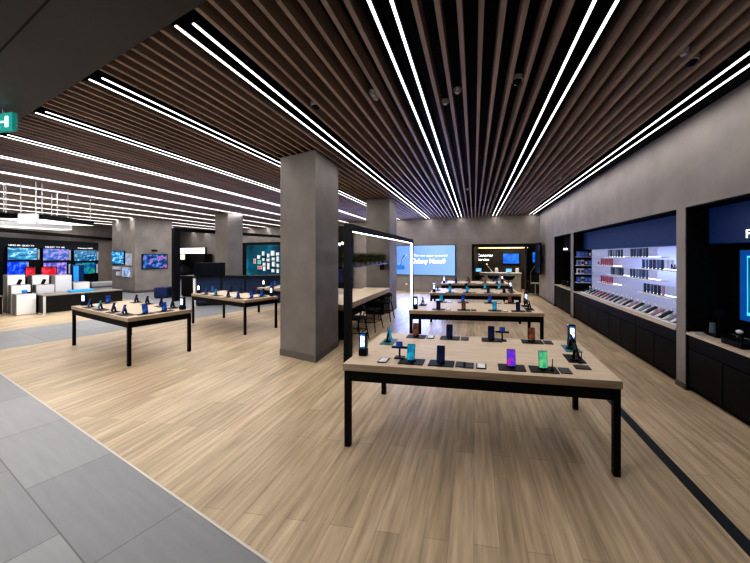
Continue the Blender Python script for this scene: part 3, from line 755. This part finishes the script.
for k, (x0, y0, y1) in enumerate(((35.5, 249, 259.5), (67, 250, 260), (95, 251.5, 260), (24.5, 262, 270), (66.7, 264, 273.5), (94.6, 264, 273))):
    ua, za = tpx(x0, y0); ub, zb = tpx(x0+1.7, y1)
    lab = 'narrow pale spec strip right of the %s television, %s column of the wall' % ('upper' if k < 3 else 'lower', ['left', 'middle', 'right'][k % 3])
    tag(MB().span(-(ub-ua)/2, (ub-ua)/2, 0, .01, 0, za-zb).build('spec_strip', mat('spec_grey', (.3, .32, .36), .5, emit=(.5, .55, .65), es=.25)), lab, 'strip', 'spec strips beside the televisions')
    o = [x for x in bpy.data.objects if x.name.startswith('spec_strip')][-1]
    q = (TO[0]+math.cos(TA)*(ua+ub)/2+math.sin(TA)*.075, TO[1]+math.sin(TA)*(ua+ub)/2-math.cos(TA)*.075, zb); o.location = q; o.rotation_euler = (0, 0, TA)
# dark rail above the televisions
o = struct(MB().span(-3.5, tpx(111, 241)[0]+.5, -.3, -.2, 2.58, 2.72).build('trim_8', BLACK)); o.location = (TO[0], TO[1], 0); o.rotation_euler = (0, 0, TA)
# ------------------------------------------------------------------ pedestals, sofas etc. in front of the television wall
PO = Vector((-12.08, 6.82))
def pthing(name, label, cat, u, w_, z, group=None):
    q = PO+E2*u+E1*w_; return thing(name, label, cat, (q.x, q.y, z), FA, group)
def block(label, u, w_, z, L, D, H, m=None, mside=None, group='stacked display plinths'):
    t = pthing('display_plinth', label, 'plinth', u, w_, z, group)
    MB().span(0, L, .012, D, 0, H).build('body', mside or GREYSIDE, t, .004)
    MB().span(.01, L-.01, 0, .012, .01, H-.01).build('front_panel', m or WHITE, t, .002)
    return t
def dark(label, u, w_, z, L, D, H):
    t = pthing('low_tv_bench', label, 'bench', u, w_, z, 'dark low benches on the left')
    MB().span(0, L, .02, D, .04, H-.03).build('body', CABINET, t); MB().span(0, L, 0, D, H-.03, H).build('top_board', TAUPE, t, .003)
    MB().span(.0, .05, 0, .02, 0, H-.03).build('end_panel', LIGHTGREY, t)
    MB().span(.06, L-.02, .005, .02, .05, H-.05).build('front_panel', mat('smoked_panel', (.018, .018, .018), .25), t); MB().span(.02, L-.02, .05, D-.05, 0, .04).build('plinth', WHITE, t)
    return t
dark('long dark low bench with smoked front, behind the leftmost table', 0, 0, 0, 1.65, .85, .55)
dark('dark low bench cut off by the left edge of the photo', -2.0, 1.0, 0, 1.47, .28, .55)
def wpx(px, py, w_): o = PO+E1*w_; return hit(px, py, (o.x, o.y), FA)
def blk(label, x0, x1, ytop, w_, D, m=None, z0=0.0):
    u0_, h_ = wpx(x0, ytop, w_); u1_, h2_ = wpx(x1, ytop, w_)
    return block(label, u0_, w_, z0, u1_-u0_, D, (h_+h2_)/2-z0, m)
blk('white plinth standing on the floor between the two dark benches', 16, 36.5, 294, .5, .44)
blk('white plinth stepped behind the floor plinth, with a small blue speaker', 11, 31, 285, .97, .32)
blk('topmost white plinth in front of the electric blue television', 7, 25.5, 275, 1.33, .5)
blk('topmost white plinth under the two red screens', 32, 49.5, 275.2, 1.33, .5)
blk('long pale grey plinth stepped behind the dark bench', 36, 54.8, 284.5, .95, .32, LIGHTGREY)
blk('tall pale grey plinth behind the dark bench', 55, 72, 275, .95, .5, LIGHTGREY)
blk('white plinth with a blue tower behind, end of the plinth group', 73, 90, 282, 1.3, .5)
def small(name, label, cat, px, py, h, m, dims, ww, parts=None):
    a_, b_, d_ = ray(px, py); t_ = (h-EYE)/d_; t0 = thing(name, label, cat, (a_*t_, b_*t_, h), FA)
    return t0
def slab_phone(label, u, w_, z):
    t = pthing('demo_phone', label, 'phone', u, w_, z, 'phones on the white plinths')
    MB().box(0, 0, .006, .07, .06, .012).build('stand_foot', PLASTIC, t); o = MB().box(.01, 0, .085, .07, .012, .15, (0, R(18), 0)).build('phone_body', PLASTIC, t, .006)
u, z = wpx(19, 284.9, 1.1); slab_phone('dark phone standing before the topmost plinth on the stepped white plinth', u, 1.12, z-.0)
u, z = wpx(43, 284.4, 1.1); slab_phone('dark phone standing before the plinth with the red screens', u, 1.1, z)
t = pthing('blue_trinket', 'small round bright blue speaker on top of the tall floor plinth', 'speaker', wpx(24.5, 292, .7)[0], .7, wpx(24.5, 294, .5)[1])
BLU = mat('bright_blue', (.02, .2, .7), .4)
g = MB(); g.ball((0, 0, .06), .055); g.build('body', BLU, t, smooth=True); MB().box(.09, .02, .02, .08, .08, .04).build('dark_dock', PLASTIC, t, .006)
RED = screen('red_glow', [(.3, (.12, .0, .01)), (.5, (.6, .01, .03)), (.68, (.9, .1, .15)), (.75, (1, .6, .65))], .75, 5)
for x0, x1, lab in ((24.5, 36, 'small screen glowing red behind the plinths, nearer the electric blue television'), (40.5, 57, 'small screen glowing red with white glints, nearer the violet television')):
    u0_, zt_ = wpx(x0, 266.8, 2.1); u1_, zb_ = wpx(x1, 275.6, 2.1); L = u1_-u0_; zb_ -= .05
    t = pthing('red_screen', lab, 'screen', (u0_+u1_)/2, 2.1, 0, 'red screens on the plinths')
    MB().span(-.15, .15, -.12, .12, 0, .03).build('foot', PLASTIC, t); MB().span(-.03, .03, 0, .03, .03, zb_).build('post', PLASTIC, t)
    MB().span(-L/2, L/2, -.02, .02, zb_, zt_).build('case', PLASTIC, t, .01); MB().span(-L/2+.02, L/2-.02, -.025, -.02, zb_+.02, zt_-.02).build('screen', RED, t)
# blue tower and bright blue cushion
t = pthing('blue_tower', 'dark blue glossy upright tower right of the plinth group', 'tower', wpx(73, 270, 1.95)[0]+.05, 1.95, 0)
g = MB(); g.span(-.05, .21, 0, .3, 0, 1.36); g.build('body', mat('glossy_blue', (.006, .04, .13), .2), t, .02)
MB().span(-.04, .08, -.006, 0, .1, 1.32).build('light_panel', mat('tower_light', (.02, .25, .6), .4, emit=(.02, .2, .5), es=.3), t); MB().span(-.07, .23, -.02, .32, 0, .05).build('foot', BLACK, t)
t = pthing('blue_cushion', 'flat bright blue pad lying on the end of the dark low bench', 'pad', wpx(81, 290, .5)[0], .5, .55)
MB().box(0, 0, .03, .5, .3, .06).build('pad', mat('sky_blue', (.02, .35, .8), .5), t, .015); MB().box(0, 0, .063, .4, .2, .006).build('top_panel', BLU, t)
# white bench by the wall
X_ = (104-CX)/FPX*15.9
t = thing('white_bench', 'low white bench at the foot of the left wall, beside the pillar with pictures', 'bench', (X_*C_-15.9*S_, X_*S_+15.9*C_, 0), FA)
MB().span(-.5, .5, -.22, .22, .06, .24).build('seat', LIGHTGREY, t, .03); MB().span(-.45, .45, -.18, .18, 0, .06).build('plinth', GREYSIDE, t); MB().span(-.5, .5, -.22, .22, .24, .30).build('cushion', WHITE, t, .02)
# blue cube stool and black box near the tall frame
x, y = F(164, 294.5)
t = thing('cube_stool', 'dark blue cube stool on the grey floor before the pillar television', 'stool', (x*.93, y*.93, 0), R(20))
CB = mat('cobalt_fabric', (.008, .022, .10), .6)
MB().box(0, 0, .20, .44, .44, .34).build('cube', CB, t, .02); MB().box(0, 0, .395, .44, .44, .05).build('cushion', CB, t, .02); MB().box(0, 0, .015, .38, .38, .03).build('foot', BLACK, t)
# ------------------------------------------------------------------ pillar with television and pictures
ER = math.atan2(rT[1]-cT[1], rT[0]-cT[0]); EL = math.atan2(cT[1]-lT[1], cT[0]-lT[0])
def on_face(px, py, org, an): return hit(px, py, org, an)
def face_item(name, label, cat, x0, y0, x1, y1, org, an, m, group=None, th=.05, frame=PLASTIC, edge=.03, tilt=None):
    ua, za = hit(x0, y0, org, an); ub, zb = hit(x1, y1, org, an)
    um = (ua+ub)/2; wv, hv = abs(ub-ua), za-zb
    t = thing(name, label, cat, (org[0]+math.cos(an)*um+math.sin(an)*(th+.005), org[1]+math.sin(an)*um-math.cos(an)*(th+.005), zb), an, group)
    MB().span(-wv/2, wv/2, 0, th, 0, hv).build('frame', frame, t)
    MB().span(-wv/2+edge, wv/2-edge, -.004, 0, edge, hv-edge).build('picture' if cat in ('picture', 'poster') else 'screen', m, t)
    return t
face_item('television', 'television with a dark coloured picture on the broad pillar face', 'television', 141.5, 254, 167, 268.5, cT, ER,
          screen('tv_bubbles', [(.3, (.004, .006, .012)), (.47, (.005, .03, .12)), (.55, (.03, .2, .5)), (.62, (.6, .04, .15)), (.68, (.005, .005, .02))], .9, 5, 'noise'))
face_item('camera_bar', 'small black bar above the television on the pillar', 'bar', 151.5, 249.8, 157, 251.3, cT, ER, BLACK, edge=.01)
face_item('picture', 'large blue sea picture on the narrow side of the pillar', 'picture', 113.2, 251, 125.5, 264.5, lT, EL, MATS['tv_sea'])
face_item('poster', 'pale poster right of the sea picture on the pillar side', 'poster', 126.8, 253.5, 132.5, 265.5, lT, EL, screen('poster_pale', [(.4, (.5, .52, .55)), (.6, (.2, .3, .45))], .6, 6), frame=LIGHTGREY)
face_item('picture', 'small pale picture at the lower left of the pillar side', 'picture', 114, 266, 121.5, 270, lT, EL, screen('poster_pale_two', [(.4, (.5, .5, .55)), (.6, (.3, .35, .4))], .6, 7), frame=LIGHTGREY)
face_item('picture', 'tiny pale picture lowest on the pillar side', 'picture', 117.5, 271, 121.5, 276, lT, EL, MATS['poster_pale_two'], frame=LIGHTGREY)
face_item('picture', 'blue streaked picture at the lower right of the pillar side', 'picture', 123.5, 266.8, 132.2, 277.5, lT, EL, screen('poster_streak', [(.35, (.05, .12, .3)), (.6, (.45, .55, .7))], .7, 3, 'noise', (2, 1, 1)), frame=LIGHTGREY)

# ------------------------------------------------------------------ pendant lights over the plinths
def pendant(label, u, w_, z, L, D, rods, ring=BLACKM):
    t = pthing('pendant_light', label, 'pendant light', u, w_, z, 'rectangular pendant lights on the left')
    f = MB(); T = .10; Hh = .12
    f.span(-L/2, L/2, -D/2, -D/2+T, .006, Hh); f.span(-L/2, L/2, D/2-T, D/2, .006, Hh); f.span(-L/2, -L/2+T, -D/2+T, D/2-T, .006, Hh); f.span(L/2-T, L/2, -D/2+T, D/2-T, .006, Hh)
    f.build('ring', ring, t)
    f = MB()
    f.span(-L/2, L/2, -D/2, -D/2+T, 0, .006); f.span(-L/2, L/2, D/2-T, D/2, 0, .006); f.span(-L/2, -L/2+T, -D/2+T, D/2-T, 0, .006); f.span(L/2-T, L/2, -D/2+T, D/2-T, 0, .006)
    f.span(-L/2+T, L/2-T, D/2-T-.006, D/2-T, .0, Hh); f.span(-L/2+T, -L/2+T+.006, -D/2+T, D/2-T, 0, Hh); f.span(L/2-T-.006, L/2-T, -D/2+T, D/2-T, 0, Hh)
    f.build('diffuser', PENDANT, t)
    for (a_, b_) in ((-1, -1), (1, -1), (-1, 1), (1, 1)):
        MB().bar((a_*(L/2-T/2), b_*(D/2-T/2), Hh), (a_*(L/2-T/2), b_*(D/2-T/2), CEIL-z), .008, 8).build('rod', WHITE, t)
    return t
p0, p1 = F(43, 219.5, 2.52), F(94, 225.8, 2.52)
def pend_at(label, p0, p1, D, z, ring=BLACKM):
    t = pendant(label, 0, 0, z, math.hypot(p1[0]-p0[0], p1[1]-p0[1]), D, 4, ring)
    a_ = math.atan2(p1[1]-p0[1], p1[0]-p0[0]); mx, my = (p0[0]+p1[0])/2, (p0[1]+p1[1])/2
    t.location = (mx-math.sin(a_)*D/2, my+math.cos(a_)*D/2, z); t.rotation_euler = (0, 0, a_)
pend_at('rectangular black pendant ring light, right one over the plinths', p0, p1, .9, 2.52)
pend_at('lower rectangular pendant ring light hanging before the black one', F(4, 226, 2.36), F(72, 230, 2.36), .5, 2.36, WHITE)
p0, p1 = F(17.6, 224, 2.4), F(36.7, 224, 2.4)
t = thing('pendant_lightbox', 'white square hanging light panel between the pendant rings', 'pendant light', ((p0[0]+p1[0])/2, (p0[1]+p1[1])/2, 2.4), math.atan2(p1[1]-p0[1], p1[0]-p0[0]))
L = math.hypot(p1[0]-p0[0], p1[1]-p0[1])
MB().span(-L/2, L/2, 0, .04, 0, .24).build('panel', WHITE, t, .004); MB().span(-L/2+.02, L/2-.02, -.004, 0, 0.02, .22).build('diffuser', mat('soft_panel', (.8, .8, .82), .5, emit=(.9, .92, 1), es=.45), t)
for sx in (-1, 1): MB().bar((sx*L*.4, .02, .24), (sx*L*.4, .02, CEIL-2.4), .008, 8).build('rod', WHITE, t)
pend_at('rectangular pendant ring light cut off by the left edge of the photo', F(-40, 212, 2.56), F(9, 218, 2.56), .8, 2.56)
# ------------------------------------------------------------------ dark island under the far pillar, mural, back shelves
def zpt(px, Z): X = (px-CX)/FPX*Z; return Vector((X*C_-Z*S_, X*S_+Z*C_))
q0, q1 = zpt(193, 9.9), zpt(284, 10.6); an = math.atan2(q1.y-q0.y, q1.x-q0.x); LL = (q1-q0).length
t = thing('kitchen_island', 'long dark island counter with blue glass front below the far pillar', 'counter', (q0.x, q0.y, 0), an)
MB().span(-.02, LL, -.03, .55, .94, .985).build('worktop', BLACK, t)
MB().span(0, .07, 0, .5, 0, .94).build('end_panel', WHITE, t)
NAVY = mat('navy_glass', (.012, .03, .075), .12)
MB().span(.09, LL, .05, .5, .05, .94).build('body', mat('island_body', (.01, .012, .02), .3), t)
for k in range(4):
    MB().span(.12+k*.72, .12+k*.72+.66, .03, .05, .12, .92).build('glass_door', NAVY, t)
MB().span(.1, LL, .08, .48, 0, .05).build('plinth', BLACKM, t)
q = zpt(206, 9.95); 
t = thing('countertop_oven', 'black box-shaped appliance on the left end of the dark island', 'appliance', (q.x, q.y+.22, .985), an)
MB().span(-.42, .34, -.2, .18, .01, .46).build('body', BLACK, t, .01); MB().span(-.2, .33, -.212, -.2, .03, .43).build('door', mat('oven_door', (.01, .012, .02), .15), t)
MB().span(-.42, -.22, -.212, -.2, .03, .43).build('control_panel', GLASS, t)
for a_ in (-.36, .28): MB().span(a_-.03, a_+.03, -.15, .15, 0, .01).build('foot', PLASTIC, t)
# mural with framed pictures
ua, za = lpx(243.5, 243); ub = lpx(335, 243)[0]
def lthing(name, label, cat, u, d, z, group=None): return tthing(name, label, cat, u, d, z, group, LO, LA)
t = lthing('teal_mural', 'large dark teal glowing wall panel behind the far pillar', 'panel', (ua+ub)/2, -.14, .35); wv = ub-ua
MB().span(-wv/2, wv/2, 0, .1, 0, za-.35).build('frame', BLACKM, t)
MB().span(-wv/2+.5, wv/2, -.01, 0, .05, za-.35-.15).build('lit_face', screen('teal_glow', [(.3, (.0, .02, .03)), (.55, (.0, .08, .12)), (.75, (.01, .28, .4))], .75, .8, 'noise'), t)
fx = [(257.5, 261, 3, 5), (261.5, 257, 4, 4), (262, 262, 4, 4), (262.5, 267.5, 6, 3.5), (266, 253.5, 3.6, 4.5), (266.2, 259.5, 3.2, 3), (267, 264.2, 4, 3.2), (267.2, 268.5, 3.6, 4.5), (271, 255.5, 3.4, 4), (271, 260, 4.4, 3), (271.2, 266, 3.2, 6.5), (275.4, 253.3, 5, 5), (276, 259, 4, 3), (276.2, 264, 4, 5), (275.8, 270.5, 4.2, 3.4), (280.3, 254, 4, 3), (280.5, 259, 3, 5), (280.6, 265.5, 3, 3.5), (280.5, 270.8, 3, 4)]
FM = [mat('frame_face_white', (.7, .7, .7), .5, emit=(.8, .82, .85), es=.3), mat('frame_face_green', (.1, .45, .35), .5, emit=(.1, .5, .4), es=.3), mat('frame_face_red', (.6, .15, .15), .5, emit=(.6, .15, .15), es=.25)]
for k, (px, py, w_, h_) in enumerate(fx):
    u, z = lpx(px, py); s_ = 18.0/300
    mi = 1 if k == 2 else 2 if k in (0, 3) else 0
    t = lthing('framed_picture', '%s framed picture on the teal panel, %s of the cluster counted from the left' % (['white', 'green', 'red'][mi], ORD[k]), 'picture', u, -.2, z-h_*s_/2, 'framed pictures on the teal panel')
    MB().span(-w_*s_/2, w_*s_/2, 0, .04, 0, h_*s_).build('frame', WHITE, t); MB().span(-w_*s_/2+.03, w_*s_/2-.03, -.004, 0, .03, h_*s_-.03).build('picture', FM[mi], t)
# appliance shop behind the tall frame
ua, za = lpx(172, 248); ub, zb = lpx(207, 253.5)
t = lthing('lightbox_sign', 'long white glowing sign on the wall left of the far pillar', 'sign', (ua+ub)/2, -.12, zb); wv = ub-ua
MB().span(-wv/2, wv/2, 0, .1, -.03, za-zb).build('case', PLASTIC, t); MB().span(-wv/2+.02, wv/2-.02, -.005, 0, 0, za-zb-.03).build('lit_face', mat('sign_white', (.9, .9, .9), .5, emit=(1, 1, 1), es=1.1), t)
ua, za = lpx(184, 254); ub, zb = lpx(198, 259.5)
t = lthing('lightbox_sign', 'small cream glowing sign under the long white one', 'sign', (ua+ub)/2, -.78, zb); wv = ub-ua
MB().span(-wv/2, wv/2, 0, .09, -.03, za-zb).build('case', PLASTIC, t); MB().span(-wv/2+.02, wv/2-.02, -.005, 0, 0, za-zb-.03).build('lit_face', mat('sign_cream', (.8, .75, .6), .5, emit=(1, .9, .65), es=.6), t)
ua = lpx(172, 270)[0]; ub = lpx(214, 270)[0]; zt = lpx(190, 254)[1]
t = lthing('appliance_shelving', 'dark shelving along the wall under the glowing white sign', 'shelving', (ua+ub)/2, -.6, 0); wv = ub-ua
MB().span(-wv/2, wv/2, .45, .5, 0, zt).build('back_panel', mat('shelf_back', (.035, .033, .035), .5), t)
for z in (.4, 1.15): MB().span(-wv/2, wv/2, 0, .45, z-.04, z).build('shelf', CABINET, t)
for a_ in (-wv/2+.02, 0, wv/2-.02): MB().span(a_-.02, a_+.02, .02, .45, 0, zt).build('upright', CABINET, t)
for k, px in enumerate((181.5, 190)):
    u = lpx(px, 270)[0]
    def mk():
        t = thing('washing_machine', 'x', 'washing machine')
        MB().span(-.3, .3, -.28, .25, 0, .68).build('body', mat('steel_grey', (.12, .125, .135), .35, metal=.5), t, .02)
        MB().cyl(0, -.29, .3, .2, .2, .04, 28, (R(90), 0)).build('door', CHROME, t); MB().cyl(0, -.315, .3, .15, .15, .02, 28, (R(90), 0)).build('door_glass', GLASS, t)
        MB().span(-.28, .28, -.285, -.28, .56, .66).build('control_panel', PLASTIC, t); return t
    q = (LO[0]+math.cos(LA)*u+math.sin(LA)*.33, LO[1]+math.sin(LA)*u-math.cos(LA)*.33, .4)
    inst('washer', mk, q, LA, ['washing machine on the dark shelving, left one of two', 'washing machine on the dark shelving, right one of two'][k], 'washing machines on the shelving')
q = zpt(188.5, 12.2)
t = thing('dark_cabinet', 'dark waist-high cabinet behind the tall black frame post', 'cabinet', (q.x, q.y, 0), R(-10))
MB().span(-.42, .28, 0, .5, .05, .83).build('body', CABINET, t); MB().span(-.44, .3, -.02, .52, .83, .86).build('top', mat('cab_top', (.05, .05, .05), .4), t)
MB().span(-.40, .26, -.015, 0, .07, .81).build('door', CABINET, t); MB().span(-.4, .26, .03, .48, 0, .05).build('plinth', BLACKM, t)
# tall dark display behind the bench table
ua, za = lpx(338, 227); ub, zb = lpx(354, 285)
t = lthing('tall_dark_display', 'tall dark display with small white lettering behind the near portal post', 'display', (ua+ub)/2, -.3, 0); wv = ub-ua
MB().span(-wv/2, wv/2, 0, .2, 0, za).build('body', PLASTIC, t); 
u, z = lpx(338.5, 245); text('lettering', 'Galaxy Wear', TEXTW, t, (u-(ua+ub)/2, -.004, z-.02), .26, width=.8)
MB().span(-wv/2+.05, wv/2-.05, -.004, 0, .3, 1.55).build('screen', SCR['dark'], t)

# ------------------------------------------------------------------ exit sign, ceiling domes
x, y = F(3, 122, 3.17)
t = thing('exit_sign', 'green and white emergency exit sign hanging at the left ceiling edge', 'sign', (x-.03, y+.02, 3.17), R(-2))
MB().span(-.17, .17, -.02, .02, -.1, .1).build('box', mat('sign_teal', (.01, .25, .22), .4, emit=(.0, .35, .32), es=.2), t, .005)
g = MB(); g.box(.09, -.022, 0, .05, .002, .12); g.box(-.06, -.022, .045, .03, .002, .03); g.box(-.06, -.022, -.0, .035, .002, .06, (0, R(20), 0)); g.box(-.085, -.022, -.045, .02, .002, .06, (0, R(35), 0)); g.box(-.035, -.022, -.045, .02, .002, .06, (0, R(-35), 0)); g.box(.02, -.022, 0, .06, .002, .02)
g.build('pictogram', TEXTD, t); MB().bar((0, 0, .1), (0, 0, .2), .01).build('hanger', CHROME, t)
doms = [(109, 75, 'black dome camera near the dark soffit, beside the light line'), (321, 106.5, 'black dome camera above the near pillar'), (543, 79.5, 'black dome camera right of the ceiling middle'),
        (452.5, 92.5, 'small round detector at the ceiling middle, upper right of a pair'), (441.5, 103.5, 'small round detector at the ceiling middle, lower left of a pair'), (695, 62, 'black dome camera nearest the right wall'),
        (684, 53.5, 'small round detector beside the dome camera nearest the right wall'), (396, 92.5, 'small round detector left of the ceiling middle'), (172, 146.5, 'black dome camera far left in the slatted ceiling'),
        (465, 190, 'small round detector far back in the middle of the ceiling'), (562.5, 178.5, 'small round detector far back beside the right light line'), (370, 99, 'small round detector right of the near pillar dome')]
def mk_dome():
    t = thing('dome_camera', 'x', 'camera')
    MB().cyl(0, 0, .02, .055, .06, .04, 24).build('base', WHITE, t); g = MB(); g.ball((0, 0, -.0), .045, (1, 1, .9), 20); g.build('dome', GLASS, t, smooth=True)
    MB().bar((0, 0, .04), (0, 0, .41), .012, 8).build('stem', BLACK, t); return t
def mk_det():
    t = thing('smoke_detector', 'x', 'detector')
    MB().cyl(0, 0, .015, .035, .042, .03, 20).build('base', WHITE, t); MB().cyl(0, 0, -.008, .022, .032, .018, 20).build('sensor_cap', LIGHTGREY, t)
    MB().bar((0, 0, .03), (0, 0, .41), .008, 8).build('stem', BLACK, t); return t
for px, py, lab in doms:
    x, y = F(px, py, CEIL+.02)
    k = round((x-(B0-STEP/2))/STEP-.5); k -= 2 if k % 10 in (9, 0, 1) else 0; x = B0-STEP/2+STEP*(k+.5)
    dome = 'dome' in lab.split(',')[0] and 'detector' not in lab
    inst('dome' if dome else 'det', mk_dome if dome else mk_det, (x, y, CEIL+.025), 0, lab, 'ceiling domes and detectors')

# ------------------------------------------------------------------ light
def area(name, loc, size, energy, rot, col=(1, 1, 1)):
    l = bpy.data.lights.new(name, 'AREA'); l.shape = 'RECTANGLE'; l.size, l.size_y = size; l.energy = energy; l.color = col
    o = bpy.data.objects.new(name, l); C.objects.link(o); o.location = loc; o.rotation_euler = rot; return o
for xm, y0, y1 in LAMPS: area('line_lamp', (xm, (y0+y1)/2, CEIL-.004), (.11, y1-y0), (2.5 if xm > -1.2 else 3.0 if xm > -4 else 4.2)*(y1-y0), (0, 0, 0), (1, .975, .965))
q = PO+E2*.4-E1*.9; area('plinth_fill_light', (q.x, q.y, 2.34), (1.4, .5), 32, (R(38), 0, FA), (1, .96, .9))  # extra area lamp added below the pendants, tilted to brighten the plinths
area('mall_light', (-8, -1.6, 3.25), (9, 3), 720, (R(35), 0, R(12)), (1, .97, .93))
q = back((ua_ad+ub_ad)/2, -.14, 1.45); area('advert_glow', q, (2.6, 1.2), 190, (R(-108), 0, BA), (.3, .42, 1))
q = back(5.0, 1.3, 2.45); area('service_fill_light', q, (2.0, 1.0), 65, (0, 0, BA), (1, .9, .75))  # added warm fill without a fitting, lifts the service counter front
wd = bpy.data.worlds.new('World'); bpy.context.scene.world = wd; wd.use_nodes = True
wd.node_tree.nodes['Background'].inputs[0].default_value = (.9, .93, 1, 1); wd.node_tree.nodes['Background'].inputs[1].default_value = .1

# ------------------------------------------------------------------ camera
cam = bpy.data.cameras.new('Camera'); co = bpy.data.objects.new('Camera', cam); C.objects.link(co)
co.location = (0, 0, EYE); co.rotation_euler = (R(90), 0, TH)
cam.sensor_width = 36; cam.lens = FPX/750*36; cam.shift_x = (375-CX)/750; cam.shift_y = (CY-281.5)/750
cam.clip_start = .05; cam.clip_end = 100
bpy.context.scene.camera = co
vs = bpy.context.scene.view_settings
vs.view_transform = 'Standard'; vs.look = 'High Contrast'; vs.exposure = .36
